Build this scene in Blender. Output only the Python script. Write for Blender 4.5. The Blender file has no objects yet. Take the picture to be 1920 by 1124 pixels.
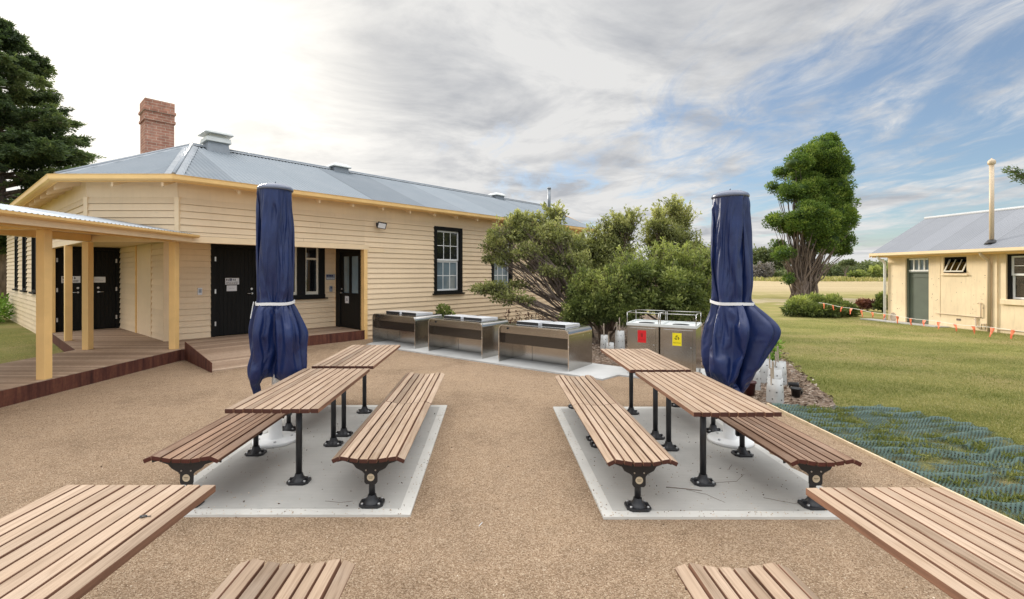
import bpy, math, random
import numpy as np
from mathutils import Vector, Matrix, noise

random.seed(7)
RNG = np.random.default_rng(7)
scene = bpy.context.scene
C = scene.collection
PI = math.pi

# ------------------------------------------------------------------ camera constants
CAM_H, F_PX, CX, HZ = 1.7, 870.0, 922.0, 512.0


def at(px, py, Y):
    """point at depth Y seen at photo pixel px, py"""
    return Vector(((px - CX) / F_PX * Y, Y, CAM_H - (py - HZ) / F_PX * Y))


# ------------------------------------------------------------------ mesh builder
class MB:
    def __init__(self):
        self.v, self.f, self.m, self.s, self.t = [], [], [], [], []
        self.tint = 0.5

    def add(self, verts, faces, mat=0, smooth=False, tint=None):
        o = len(self.v)
        t = self.tint if tint is None else tint
        for p in verts:
            self.v.append((p[0], p[1], p[2]))
            self.t.append(t)
        for f in faces:
            self.f.append(tuple(i + o for i in f))
            self.m.append(mat)
            self.s.append(smooth)
        return o

    def obox(self, o, a, b, c, mat=0, tint=None):
        """box from corner o and edge vectors a, b, c"""
        o, a, b, c = Vector(o), Vector(a), Vector(b), Vector(c)
        if a.cross(b).dot(c) < 0:
            a, b = b, a
        vs = [o, o + a, o + a + b, o + b, o + c, o + a + c, o + a + b + c, o + b + c]
        fs = [(3, 2, 1, 0), (4, 5, 6, 7), (0, 1, 5, 4), (1, 2, 6, 5), (2, 3, 7, 6), (3, 0, 4, 7)]
        self.add(vs, fs, mat, False, tint)

    def box(self, x0, x1, y0, y1, z0, z1, mat=0, tint=None):
        self.obox((x0, y0, z0), (x1 - x0, 0, 0), (0, y1 - y0, 0), (0, 0, z1 - z0), mat, tint)

    def prism(self, poly, ext, mat=0, tint=None, smooth=False):
        """planar polygon extruded by vector ext"""
        n = len(poly)
        ps = [Vector(p) for p in poly]
        e = Vector(ext)
        nr = Vector((0, 0, 0))
        for i in range(n):
            nr += (ps[i] - ps[0]).cross(ps[(i + 1) % n] - ps[0])
        if nr.dot(e) < 0:
            ps.reverse()
        vs = ps + [p + e for p in ps]
        fs = [tuple(reversed(range(n))), tuple(range(n, 2 * n))]
        self.add(vs, fs, mat, False, tint)
        o = len(self.v) - 2 * n
        for i in range(n):
            j = (i + 1) % n
            self.f.append((o + i, o + j, o + n + j, o + n + i))
            self.m.append(mat)
            self.s.append(smooth)

    def tube(self, path, radii, n=8, mat=0, smooth=True, caps=True, tint=None):
        path = [Vector(p) for p in path]
        if not hasattr(radii, '__len__'):
            radii = [radii] * len(path)
        vs, fs = [], []
        ref = None
        for i, p in enumerate(path):
            a = path[max(i - 1, 0)]
            b = path[min(i + 1, len(path) - 1)]
            t = (b - a)
            if t.length < 1e-9:
                t = Vector((0, 0, 1))
            t.normalize()
            if ref is None:
                ref = Vector((1, 0, 0)) if abs(t.x) < 0.8 else Vector((0, 1, 0))
            u = (ref - t * ref.dot(t))
            if u.length < 1e-6:
                u = Vector((0, 1, 0)) - t * t.y
            u.normalize()
            ref = u
            w = t.cross(u)
            for k in range(n):
                ang = 2 * PI * k / n
                vs.append(p + (u * math.cos(ang) + w * math.sin(ang)) * radii[i])
        for i in range(len(path) - 1):
            for k in range(n):
                k2 = (k + 1) % n
                fs.append((i * n + k, i * n + k2, (i + 1) * n + k2, (i + 1) * n + k))
        self.add(vs, fs, mat, smooth, tint)
        if caps:
            o = len(self.v) - len(vs)
            self.f.append(tuple(o + k for k in reversed(range(n))))
            self.m.append(mat); self.s.append(False)
            self.f.append(tuple(o + (len(path) - 1) * n + k for k in range(n)))
            self.m.append(mat); self.s.append(False)

    def lathe(self, prof, c=(0, 0, 0), n=20, mat=0, smooth=True, tint=None):
        """prof: list of (r, z) from bottom to top"""
        c = Vector(c)
        vs, fs = [], []
        for r, z in prof:
            for k in range(n):
                a = 2 * PI * k / n
                vs.append(c + Vector((r * math.cos(a), r * math.sin(a), z)))
        for i in range(len(prof) - 1):
            for k in range(n):
                k2 = (k + 1) % n
                fs.append((i * n + k, i * n + k2, (i + 1) * n + k2, (i + 1) * n + k))
        o = self.add(vs, fs, mat, smooth, tint)
        self.f.append(tuple(o + k for k in reversed(range(n)))); self.m.append(mat); self.s.append(False)
        e = (len(prof) - 1) * n
        self.f.append(tuple(o + e + k for k in range(n))); self.m.append(mat); self.s.append(False)

    def disc(self, c, nrm, r, mat=0, n=14, tint=None):
        c, nrm = Vector(c), Vector(nrm).normalized()
        u = nrm.orthogonal().normalized()
        w = nrm.cross(u)
        self.add([c + (u * math.cos(2 * PI * k / n) + w * math.sin(2 * PI * k / n)) * r for k in range(n)],
                 [tuple(range(n))], mat, False, tint)

    def build(self, name, mats, parent=None, bevel=0, loc=None):
        me = bpy.data.meshes.new(name)
        me.from_pydata(self.v, [], self.f)
        if not isinstance(mats, (list, tuple)):
            mats = [mats]
        for m in mats:
            me.materials.append(m)
        me.polygons.foreach_set('material_index', self.m)
        me.polygons.foreach_set('use_smooth', self.s)
        at_ = me.attributes.new('tint', 'FLOAT', 'POINT')
        at_.data.foreach_set('value', self.t)
        me.update()
        o = bpy.data.objects.new(name, me)
        C.objects.link(o)
        if parent:
            o.parent = parent
        if loc:
            o.location = loc
        if bevel:
            b = o.modifiers.new('edge', 'BEVEL')
            b.width = bevel
            b.segments = 2
            b.limit_method = 'ANGLE'
            b.angle_limit = math.radians(40)
        return o


def tag(o, label=None, cat=None, group=None, kind=None):
    if label: o['label'] = label
    if cat: o['category'] = cat
    if group: o['group'] = group
    if kind: o['kind'] = kind
    return o


def thing(name, label, cat, loc=(0, 0, 0), rz=0.0, group=None):
    o = bpy.data.objects.new(name, None)
    o.empty_display_size = 0.2
    C.objects.link(o)
    o.location = loc
    o.rotation_euler = (0, 0, rz)
    return tag(o, label, cat, group)


def copy_tree(o, parent=None):
    c = o.copy()
    C.objects.link(c)
    c.parent = parent
    for ch in [k for k in bpy.data.objects if k.parent == o]:
        copy_tree(ch, c)
    return c


def np_mesh(name, verts, faces4, tints, mat, parent=None, smooth=False):
    """fast quad mesh"""
    me = bpy.data.meshes.new(name)
    nv, nf = len(verts), len(faces4)
    me.vertices.add(nv)
    me.vertices.foreach_set('co', np.asarray(verts, np.float32).ravel())
    me.loops.add(nf * 4)
    me.loops.foreach_set('vertex_index', np.asarray(faces4, np.int32).ravel())
    me.polygons.add(nf)
    me.polygons.foreach_set('loop_start', np.arange(0, nf * 4, 4, dtype=np.int32))
    me.polygons.foreach_set('use_smooth', np.full(nf, smooth))
    a = me.attributes.new('tint', 'FLOAT', 'POINT')
    a.data.foreach_set('value', np.asarray(tints, np.float32).ravel())
    me.materials.append(mat)
    me.update(calc_edges=True)
    me.validate()
    o = bpy.data.objects.new(name, me)
    C.objects.link(o)
    if parent: o.parent = parent
    return o


def leaf_arrays(pts, dirs, length, width, tint):
    """diamond leaves rooted at pts, pointing along dirs"""
    n = len(pts)
    dirs = dirs / (np.linalg.norm(dirs, axis=1, keepdims=True) + 1e-9)
    r = RNG.normal(size=(n, 3))
    side = np.cross(dirs, r)
    side /= (np.linalg.norm(side, axis=1, keepdims=True) + 1e-9)
    L = length[:, None]; W = width[:, None]
    bend = RNG.normal(size=(n, 3)) * L * 0.12
    v = np.empty((n, 4, 3))
    v[:, 0] = pts
    v[:, 1] = pts + dirs * L * .5 + side * W * .5 + bend
    v[:, 2] = pts + dirs * L
    v[:, 3] = pts + dirs * L * .5 - side * W * .5 + bend
    f = np.arange(n * 4).reshape(n, 4)
    t = np.repeat(tint, 4)
    return v.reshape(-1, 3), f, t


def lobe_points(lobes, n, rmin=.72, rmax=1.06, up=.25, lump=0.0, lumpscale=3.0):
    """sample leaf roots over ellipsoid lobes; returns pts, outward dirs, tint"""
    L = np.array([[l[0], l[1], l[2], l[3], l[4], l[5]] for l in lobes], float)
    wt = (L[:, 3] * L[:, 4] + L[:, 4] * L[:, 5] + L[:, 3] * L[:, 5]) ** 1.0
    idx = RNG.choice(len(L), n, p=wt / wt.sum())
    d = RNG.normal(size=(n, 3))
    d /= np.linalg.norm(d, axis=1, keepdims=True)
    rr = rmin + (rmax - rmin) * RNG.random(n) ** .6
    if lump:
        ls = lumpscale
        ph = idx * 1.7
        q = d * ls
        rr = rr * (1 + lump * (np.sin(q[:, 0] * 2.1 + ph) * np.sin(q[:, 1] * 2.3 + ph * 1.3) * np.sin(q[:, 2] * 2.2 + ph * .7) * 1.6))
    p = L[idx, :3] + d * L[idx, 3:] * rr[:, None]
    out = d / L[idx, 3:]
    out /= np.linalg.norm(out, axis=1, keepdims=True)
    dirs = out * .8 + RNG.normal(size=(n, 3)) * .45
    dirs[:, 2] += up
    lt = RNG.random(len(L)) * .35
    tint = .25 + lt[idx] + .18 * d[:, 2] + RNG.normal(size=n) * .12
    return p, dirs, np.clip(tint, 0, 1)


# ------------------------------------------------------------------ materials
class Mat:
    def __init__(self, name, rough=.6, metal=0.0, spec=.5):
        self.m = bpy.data.materials.new(name)
        self.m.use_nodes = True
        self.nt = self.m.node_tree
        self.b = self.nt.nodes['Principled BSDF']
        self.b.inputs['Roughness'].default_value = rough
        self.b.inputs['Metallic'].default_value = metal
        self.b.inputs['Specular IOR Level'].default_value = spec
        self.out = self.nt.nodes['Material Output']

    def n(self, typ, ins=None, **attrs):
        nd = self.nt.nodes.new('ShaderNode' + typ)
        for k, v in attrs.items():
            setattr(nd, k, v)
        for k, v in (ins or {}).items():
            self.put(nd.inputs[k], v)
        return nd

    def put(self, sock, v):
        if hasattr(v, 'is_output'):
            self.nt.links.new(v, sock)
        elif hasattr(v, 'outputs'):
            self.nt.links.new(v.outputs[0], sock)
        else:
            if sock.type == 'RGBA' and len(v) == 3:
                v = (*v, 1)
            sock.default_value = v

    def pos(self):
        return self.n('NewGeometry').outputs['Position']

    def obj(self):
        return self.n('TexCoord').outputs['Object']

    def attr(self, name='tint'):
        return self.n('Attribute', attribute_name=name).outputs['Fac']

    def map(self, vec, scale=(1, 1, 1), loc=(0, 0, 0), rot=(0, 0, 0)):
        return self.n('Mapping', {'Vector': vec, 'Scale': scale, 'Location': loc, 'Rotation': rot}).outputs[0]

    def noise(self, vec, scale, detail=4, rough=.55, dist=0.0):
        return self.n('TexNoise', {'Vector': vec, 'Scale': scale, 'Detail': detail, 'Roughness': rough, 'Distortion': dist}).outputs['Fac']

    def ramp(self, fac, stops):
        r = self.n('ValToRGB', {'Fac': fac})
        e = r.color_ramp.elements
        while len(e) < len(stops):
            e.new(.5)
        for i, (p, c) in enumerate(stops):
            e[i].position = p
            e[i].color = (*c, 1) if len(c) == 3 else c
        return r.outputs['Color']

    def mix(self, fac, a, b, mode='MIX'):
        x = self.n('Mix', data_type='RGBA', blend_type=mode)
        self.put(x.inputs[0], fac)
        self.put(x.inputs[6], a)
        self.put(x.inputs[7], b)
        return x.outputs[2]

    def math(self, op, a, b=0.0, clamp=False):
        x = self.n('Math', operation=op, use_clamp=clamp)
        self.put(x.inputs[0], a)
        self.put(x.inputs[1], b)
        return x.outputs[0]

    def rng(self, v, a, b, c=0.0, d=1.0):
        return self.n('MapRange', {'Value': v, 'From Min': a, 'From Max': b, 'To Min': c, 'To Max': d}).outputs[0]

    def sep(self, vec):
        return self.n('SeparateXYZ', {'Vector': vec}).outputs

    def bump(self, h, strength=.3, dist=.01):
        b = self.n('Bump', {'Height': h, 'Strength': strength, 'Distance': dist})
        self.put(self.b.inputs['Normal'], b.outputs[0])

    def col(self, c):
        self.put(self.b.inputs['Base Color'], c)
        return self

    def rough(self, c):
        self.put(self.b.inputs['Roughness'], c)
        return self


def painted(name, c, rough=.5, var=.12, scale=3.0, dirt=.0, tinted=False):
    m = Mat(name, rough)
    p = m.pos()
    a = m.noise(p, scale, 5)
    lo = tuple(x * (1 - var) for x in c)
    hi = tuple(min(1, x * (1 + var * .6)) for x in c)
    col = m.ramp(a, [(.3, lo), (.7, hi)])
    if dirt:
        g = m.noise(m.map(p, (9, 9, 1.2)), 1.6, 6, .65)
        col = m.mix(m.rng(g, .5, .78, 0, dirt), col, tuple(x * .45 for x in c))
    if tinted:
        col = m.mix(1.0, col, m.ramp(m.attr(), [(0, (.94, .935, .92)), (1, (1.04, 1.04, 1.04))]), 'MULTIPLY')
        nl = m.noise(m.map(p, (2.5, 2.5, 2.5)), 1.2, 7, .7)
        col = m.mix(m.rng(nl, .60, .78, 0, .22), col, tuple(x * .62 for x in c))
    m.col(col)
    m.bump(m.noise(p, 60, 3), .12, .004)
    return m.m


M = {}


def gravel_mat():
    m = Mat('gravel', .9, spec=.2)
    p = m.pos()
    v1 = m.n('TexVoronoi', {'Vector': p, 'Scale': 150.0, 'Randomness': 1.0})
    v2 = m.n('TexVoronoi', {'Vector': p, 'Scale': 320.0, 'Randomness': 1.0})
    r1 = m.sep(v1.outputs['Color'])[0]
    r2 = m.sep(v2.outputs['Color'])[0]
    r = m.math('ADD', m.math('MULTIPLY', r1, .6), m.math('MULTIPLY', r2, .4))
    col = m.ramp(r, [(.05, (.14, .085, .048)), (.36, (.278, .188, .116)), (.66, (.385, .274, .178)), (1.0, (.63, .51, .375))])
    big = m.noise(p, .9, 5, .6)
    col = m.mix(1.0, col, m.ramp(big, [(.28, (.76, .74, .72)), (.48, (1.0, .99, .98)), (.72, (1.09, 1.08, 1.06))]), 'MULTIPLY')
    mid = m.noise(p, 7, 4, .6)
    col = m.mix(1.0, col, m.ramp(mid, [(.35, (.92, .92, .92)), (.6, (1.03, 1.03, 1.03))]), 'MULTIPLY')
    m.col(col)
    h = m.math('ADD', m.math('MULTIPLY', v1.outputs['Distance'], -1.0), m.math('MULTIPLY', v2.outputs['Distance'], -.5))
    tr = m.noise(m.map(p, (.7, .35, 1)), 1.1, 5, .65)
    m.bump(h, .9, .006)
    return m.m


def concrete_mat(name, base, broom):
    m = Mat(name, .8, spec=.3)
    p = m.pos()
    a = m.noise(p, 1.6, 6, .6)
    b = m.noise(p, 40, 3)
    col = m.ramp(a, [(.3, tuple(x * .82 for x in base)), (.7, tuple(x * 1.06 for x in base))])
    s = m.noise(m.map(p, (1, 26, 1)), 2.2, 3)
    col = m.mix(m.rng(s, .35, .75, 0, .28 if broom else .05), col, tuple(x * .74 for x in base))
    st = m.noise(p, 2.6, 7, .7)
    col = m.mix(m.rng(st, .62, .75, 0, .35), col, tuple(x * .6 for x in base))
    m.col(col)
    if broom:
        w = m.noise(m.map(p, (3, 150, 1)), 1.0, 2)
        m.bump(m.math('ADD', w, m.math('MULTIPLY', b, .4)), .5, .003)
    else:
        m.bump(b, .2, .003)
    return m.m


def wood_mat(name, top, side, end, axis='Y'):
    """slats along local Y: bleached tops, redder sides, dark oiled ends"""
    m = Mat(name, .72, spec=.25)
    oi = m.n('ObjectInfo').outputs['Random']
    tc = m.obj()
    off = m.n('CombineXYZ', {'X': m.math('MULTIPLY', oi, 31.0), 'Y': m.math('MULTIPLY', oi, 17.0), 'Z': 0.0}).outputs[0]
    tn = m.attr()
    off2 = m.n('CombineXYZ', {'X': 0.0, 'Y': m.math('MULTIPLY', tn, 40.0), 'Z': 0.0}).outputs[0]
    v = m.n('VectorMath', {0: tc, 1: off}, operation='ADD').outputs[0]
    v = m.n('VectorMath', {0: v, 1: off2}, operation='ADD').outputs[0]
    g1 = m.noise(m.map(v, (55, 2.2, 30)), 1.0, 6, .6, .6)
    g2 = m.noise(m.map(v, (180, 5, 60)), 1.0, 3, .6)
    g3 = m.noise(v, 3.0, 4, .6)
    col = m.ramp(tn, [(0.0, tuple(x * .62 for x in top)), (.5, top), (1.0, (min(1, top[0] * 1.22), min(1, top[1] * 1.26), min(1, top[2] * 1.32)))])
    col = m.mix(1.0, col, m.ramp(g1, [(.28, (.60, .54, .48)), (.48, (.97, .97, .97)), (.75, (1.12, 1.12, 1.12))]), 'MULTIPLY')
    col = m.mix(1.0, col, m.ramp(g2, [(.3, (.86, .84, .82)), (.6, (1.03, 1.03, 1.03))]), 'MULTIPLY')
    col = m.mix(m.rng(g3, .5, .75, 0, .3), col, m.mix(.5, col, (.62, .55, .47)))
    nz = m.sep(m.n('TexCoord').outputs['Normal'])
    up = m.rng(m.math('ABSOLUTE', nz[2]), .55, .9)
    e = m.rng(m.math('ABSOLUTE', nz[1]), .5, .9)
    sd = m.mix(1.0, side, m.ramp(g1, [(.3, (.6, .6, .6)), (.7, (1.2, 1.2, 1.2))]), 'MULTIPLY')
    col = m.mix(up, sd, col)
    col = m.mix(e, col, end)
    m.col(col)
    m.bump(m.math('ADD', g1, m.math('MULTIPLY', g2, .5)), .25, .002)
    return m.m


def leaf_mat(name, dark, mid, light, trans=.25, rough=.55):
    m = Mat(name, rough, spec=.3)
    t = m.attr()
    p = m.pos()
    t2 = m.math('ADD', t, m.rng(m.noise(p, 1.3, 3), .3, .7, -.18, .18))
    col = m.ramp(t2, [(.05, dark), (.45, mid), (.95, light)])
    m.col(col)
    tr = m.n('BsdfTranslucent', {'Color': m.mix(1.0, col, (1.25, 1.3, .8), 'MULTIPLY')})
    mx = m.n('MixShader', {0: trans, 1: m.b.outputs[0], 2: tr.outputs[0]})
    m.nt.links.new(mx.outputs[0], m.out.inputs[0])
    return m.m


def bark_mat(name, dark, light, scale=8):
    m = Mat(name, .9, spec=.15)
    p = m.pos()
    a = m.noise(m.map(p, (1, 1, .25)), scale, 6, .65)
    m.col(m.ramp(a, [(.3, dark), (.7, light)]))
    m.bump(a, .6, .02)
    return m.m


def metal_mat(name, base, rough, brushed=0.0, metal=1.0, axis=(1, 1, 1)):
    m = Mat(name, rough, metal)
    o = m.obj()
    a = m.noise(o, 2.5, 4)
    m.col(m.ramp(a, [(.3, tuple(x * .86 for x in base)), (.7, base)]))
    if brushed:
        w = m.noise(m.map(o, (4, 4, 260)), 1.0, 2)
        m.rough(m.rng(w, .3, .7, rough * .8, rough * 1.35))
        m.bump(w, brushed, .001)
    else:
        m.rough(m.rng(m.noise(o, 9, 4), .3, .7, rough * .8, rough * 1.3))
    return m.m


def roof_mat(name, c0, c1, dvec, sheet=.762, rough=.42, metal=.55):
    """sheet-to-sheet tone along direction dvec"""
    m = Mat(name, rough, metal)
    p = m.pos()
    s = m.n('VectorMath', {0: p, 1: (*dvec, 0)}, operation='DOT_PRODUCT').outputs['Value']
    k = m.math('FLOOR', m.math('DIVIDE', s, sheet))
    wn = m.n('TexWhiteNoise', {'W': k}, noise_dimensions='1D').outputs['Value']
    a = m.noise(p, 1.1, 6, .65)
    f = m.math('ADD', m.math('MULTIPLY', wn, .55), m.math('MULTIPLY', a, .5))
    col = m.ramp(f, [(.15, c0), (.85, c1)])
    fr = m.math('FRACT', m.math('DIVIDE', s, sheet))
    seam = m.math('LESS_THAN', fr, .03)
    col = m.mix(m.math('MULTIPLY', seam, .35), col, tuple(x * .5 for x in c0))
    m.col(col)
    m.rough(m.rng(a, .3, .7, rough * .8, rough * 1.3))
    return m.m


def make_materials():
    M['gravel'] = gravel_mat()
    M['pad'] = concrete_mat('broomed_concrete', (.46, .445, .41), True)
    M['pad_edge'] = concrete_mat('trowelled_concrete', (.62, .60, .55), False)
    M['slab'] = concrete_mat('pale_concrete', (.50, .495, .475), False)
    M['slat'] = wood_mat('weathered_hardwood', (.395, .283, .195), (.24, .125, .078), (.078, .030, .021))
    M['slat_brown'] = wood_mat('brown_hardwood', (.33, .21, .14), (.17, .08, .05), (.085, .026, .018))
    M['cream'] = painted('cream_weatherboard_paint', (.83, .64, .42), .5, .06, 1.2, .10, True)
    M['cream_trim'] = painted('cream_trim_paint', (.85, .65, .41), .4, .06)
    M['ochre'] = painted('ochre_trim_paint', (.85, .55, .22), .45, .08)
    M['soffit'] = painted('soffit_paint', (.78, .60, .36), .5, .06)
    M['render'] = painted('cream_render_paint', (.80, .635, .41), .65, .12, 1.5, .30)
    M['white'] = painted('white_paint', (.80, .80, .78), .4, .05)
    M['offwhite'] = painted('offwhite_paint', (.72, .67, .55), .4, .05)
    M['greymetal'] = painted('grey_paint', (.45, .46, .47), .45, .08)
    M['downpipe'] = painted('tan_pipe_paint', (.56, .44, .30), .4, .05)
    M['green_door'] = painted('green_grey_door_paint', (.095, .115, .085), .5, .14, 2.5)
    M['steel_black'] = painted('black_powder_coat', (.018, .018, .02), .42, .15)
    M['dark'] = painted('dark_void', (.008, .008, .008), .8, .1)
    M['card'] = painted('cardboard', (.42, .28, .16), .8, .08)
    M['paper'] = painted('white_paper', (.74, .74, .76), .6, .04)
    M['sign_grey'] = painted('grey_sign_board', (.28, .31, .36), .4, .05)
    M['ink'] = painted('black_ink', (.012, .012, .014), .5, .1)
    M['ink_blue'] = painted('navy_ink', (.02, .025, .09), .5, .1)
    M['red'] = painted('red_sticker', (.62, .010, .015), .4, .04)
    M['red_dark'] = painted('dark_red_print', (.30, .006, .008), .4, .04)
    M['yellow'] = painted('yellow_sticker', (.85, .70, .012), .4, .04)
    M['strap'] = painted('white_webbing', (.72, .72, .72), .7, .06)
    M['badge'] = painted('badge_cream', (.58, .48, .33), .5, .06)
    M['bolt'] = metal_mat('bolt_steel', (.6, .6, .6), .35)
    M['stainless'] = metal_mat('brushed_stainless', (.50, .485, .46), .17, .10)
    M['stainless_bright'] = metal_mat('polished_stainless_edge', (.80, .80, .80), .22)
    M['lid'] = metal_mat('hotplate_lid_steel', (.74, .75, .77), .45, metal=.6)
    M['zinc'] = metal_mat('galvanised_flashing', (.26, .285, .31), .48, metal=.4)
    M['vent'] = painted('pale_vent_paint', (.62, .64, .62), .45, .06)
    m = Mat('darker_steel', .22, .9); m.col((.11, .105, .10)); M['dark_steel'] = m.m  # darker steel base colour for the barbecue's middle front band
    M['rust'] = None
    m = Mat('corten_steel', .75, .15, .3)
    p = m.pos()
    a = m.noise(m.map(p, (7, 7, .9)), 1.6, 6, .65)
    b = m.noise(p, 30, 3)
    col = m.ramp(a, [(.3, (.05, .018, .014)), (.5, (.12, .042, .028)), (.72, (.19, .075, .042))])
    m.col(m.mix(m.rng(b, .4, .7, 0, .25), col, (.03, .015, .014)))
    m.bump(b, .2, .003)
    M['rust'] = m.m
    # deck boards
    m = Mat('deck_boards', .65, spec=.3)
    p = m.pos(); t = m.attr()
    g = m.noise(m.map(p, (4, 4, 4)), 5.0, 6, .65, 1.0)
    col = m.ramp(t, [(0, (.27, .185, .128)), (.5, (.38, .27, .19)), (1, (.48, .355, .26))])
    m.col(m.mix(1.0, col, m.ramp(g, [(.3, (.75, .73, .7)), (.7, (1.1, 1.1, 1.1))]), 'MULTIPLY'))
    m.bump(g, .25, .003)
    M['deck'] = m.m
    # glass
    for nm, c, r in (('glass', (.012, .014, .016), .03), ('glass_pale', (.16, .21, .235), .06)):
        m = Mat(nm, r, spec=.7)
        o = m.pos()
        m.col(m.ramp(m.noise(o, .9, 3), [(.35, tuple(x * .6 for x in c)), (.7, tuple(x * 1.5 for x in c))]))
        m.bump(m.noise(o, 1.8, 2), .05, .02)
        M[nm] = m.m
    m = Mat('clear_glass', .03, spec=.5)
    tr = m.n('BsdfTransparent', {'Color': (.75, .78, .78, 1)})
    gl = m.n('BsdfGlossy', {'Color': (.9, .9, .9, 1), 'Roughness': .02})
    lw = m.n('Fresnel', {'IOR': 1.5})
    mx = m.n('MixShader', {0: m.math('ADD', lw.outputs[0], .06, True), 1: tr.outputs[0], 2: gl.outputs[0]})
    m.nt.links.new(mx.outputs[0], m.out.inputs[0])
    M['clear_glass'] = m.m
    # black plank doors
    m = Mat('black_plank_paint', .6, spec=.2)
    p = m.obj()
    a = m.noise(m.map(p, (6, 6, .6)), 3.0, 6, .65)
    m.col(m.ramp(a, [(.3, (.005, .0048, .0043)), (.75, (.012, .011, .0095))]))
    m.bump(a, .3, .004)
    M['black'] = m.m
    # brick
    m = Mat('brick', .85, spec=.2)
    s = m.sep(m.obj())
    vec = m.n('CombineXYZ', {'X': m.math('ADD', s[0], s[1]), 'Y': s[2], 'Z': 0.0}).outputs[0]
    br = m.n('TexBrick', {'Vector': vec, 'Color1': (.35, .165, .115, 1), 'Color2': (.45, .235, .17, 1), 'Mortar': (.52, .40, .32, 1),
                          'Scale': 1.0, 'Mortar Size': .007, 'Brick Width': .23, 'Row Height': .086, 'Bias': 0.0})
    nz = m.noise(m.obj(), 6, 5)
    m.col(m.mix(1.0, br.outputs['Color'], m.ramp(nz, [(.3, (.72, .72, .72)), (.7, (1.15, 1.12, 1.1))]), 'MULTIPLY'))
    m.bump(m.math('SUBTRACT', m.math('MULTIPLY', nz, .3), br.outputs['Fac']), .5, .01)
    M['brick'] = m.m
    # umbrella vinyl
    m = Mat('navy_vinyl', .33, spec=.5)
    p = m.obj()
    a = m.noise(p, 5, 5)
    m.col(m.ramp(a, [(.3, (.005, .014, .070)), (.7, (.008, .023, .105))]))
    m.rough(m.rng(m.noise(p, 14, 4), .3, .7, .30, .48))
    m.bump(m.math('ADD', m.noise(m.map(p, (9, 9, 3)), 1.6, 4, .6, .8), m.math('MULTIPLY', m.noise(p, 30, 3), .15)), .25, .02)
    M['vinyl'] = m.m
    M['cap'] = painted('grey_cap_plastic', (.13, .15, .21), .25, .08)
    # roofs
    M['roof'] = roof_mat('corrugated_zinc', (.135, .16, .183), (.225, .256, .282), (.687, .7265), 1.6, .55, .2)
    M['roof2'] = roof_mat('corrugated_zinc_face', (.14, .165, .19), (.215, .245, .27), (1, 0), 1.6, .55, .2)
    M['roof_v'] = roof_mat('verandah_zinc', (.30, .34, .38), (.46, .50, .54), (0, 1), .762, .45, .3)
    M['roof_r'] = roof_mat('grey_painted_roof', (.175, .185, .205), (.205, .215, .238), (.12, -.993), .762, .55, .15)
    # plants
    M['cyp'] = leaf_mat('cypress_foliage', (.030, .062, .012), (.115, .190, .030), (.33, .395, .085), .3)
    M['pine'] = leaf_mat('dark_pine_foliage', (.034, .056, .026), (.105, .150, .062), (.24, .275, .115), .4)
    M['olive'] = leaf_mat('olive_shrub_leaves', (.080, .088, .036), (.235, .255, .092), (.50, .49, .21), .38)
    M['bright'] = leaf_mat('bright_shrub_leaves', (.055, .075, .024), (.165, .205, .060), (.42, .45, .145), .38)
    M['dull'] = leaf_mat('dull_shrub_leaves', (.075, .085, .045), (.17, .185, .085), (.33, .33, .165), .35)
    M['far'] = leaf_mat('far_shrub_leaves', (.065, .090, .040), (.135, .170, .070), (.25, .27, .12), .2)
    M['greybush'] = leaf_mat('grey_shrub_twigs', (.12, .11, .10), (.22, .20, .18), (.33, .30, .27), .1)
    M['redleaf'] = leaf_mat('red_shrub_leaves', (.07, .025, .02), (.16, .06, .045), (.28, .13, .09), .2)
    M['lime'] = leaf_mat('young_green_leaves', (.07, .13, .02), (.17, .30, .045), (.33, .48, .10), .35)
    M['grass'] = leaf_mat('lawn_blades', (.135, .155, .035), (.250, .255, .080), (.47, .405, .19), .3)
    M['bark'] = bark_mat('grey_bark', (.11, .085, .07), (.27, .215, .18))
    M['bark_pale'] = bark_mat('pale_cypress_bark', (.085, .065, .054), (.25, .195, .16), 4)
    M['twig'] = bark_mat('brown_twig', (.05, .035, .025), (.14, .10, .07))
    M['stake'] = bark_mat('hardwood_stake', (.30, .24, .18), (.50, .42, .33), 20)
    M['edging'] = bark_mat('pine_edging', (.55, .42, .27), (.72, .58, .40), 10)
    M['corflute'] = painted('white_corflute', (.46, .46, .445), .5, .12, 6)
    M['pot'] = painted('black_pot_plastic', (.012, .012, .013), .4, .1)
    M['maroon'] = painted('maroon_pot_plastic', (.06, .014, .016), .4, .1)
    M['orange'] = painted('orange_flag_vinyl', (.95, .24, .12), .5, .10)
    M['rope'] = painted('white_rope', (.70, .68, .60), .8, .06)
    m = Mat('loose_stone', .85, spec=.25)
    m.col(m.ramp(m.attr(), [(0, (.12, .075, .045)), (.5, (.40, .27, .165)), (1, (.72, .60, .46))]))
    M['stone'] = m.m
    # mulch
    m = Mat('bark_mulch', .9, spec=.2)
    p = m.pos()
    v = m.n('TexVoronoi', {'Vector': m.map(p, (1, 1.8, 1), rot=(0, 0, .6)), 'Scale': 26.0})
    r = m.sep(v.outputs['Color'])[0]
    col = m.ramp(r, [(0, (.07, .045, .03)), (.4, (.17, .115, .08)), (.75, (.28, .21, .155)), (1, (.48, .41, .34))])
    col = m.mix(1.0, col, m.ramp(m.noise(p, 2, 5), [(.3, (.7, .7, .7)), (.7, (1.15, 1.1, 1.05))]), 'MULTIPLY')
    m.col(col)
    m.bump(m.math('ADD', m.math('MULTIPLY', v.outputs['Distance'], -1.0), r), 1.0, .03)
    M['mulch'] = m.m
    # ground: green lawn, then dry golden paddock
    m = Mat('grassland', .95, spec=.1)
    p = m.pos()
    y = m.sep(p)[1]
    n1 = m.noise(p, .45, 6, .65)
    n2 = m.noise(m.map(p, (.45, 1.0, 1)), .8, 7, .7, )
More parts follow.
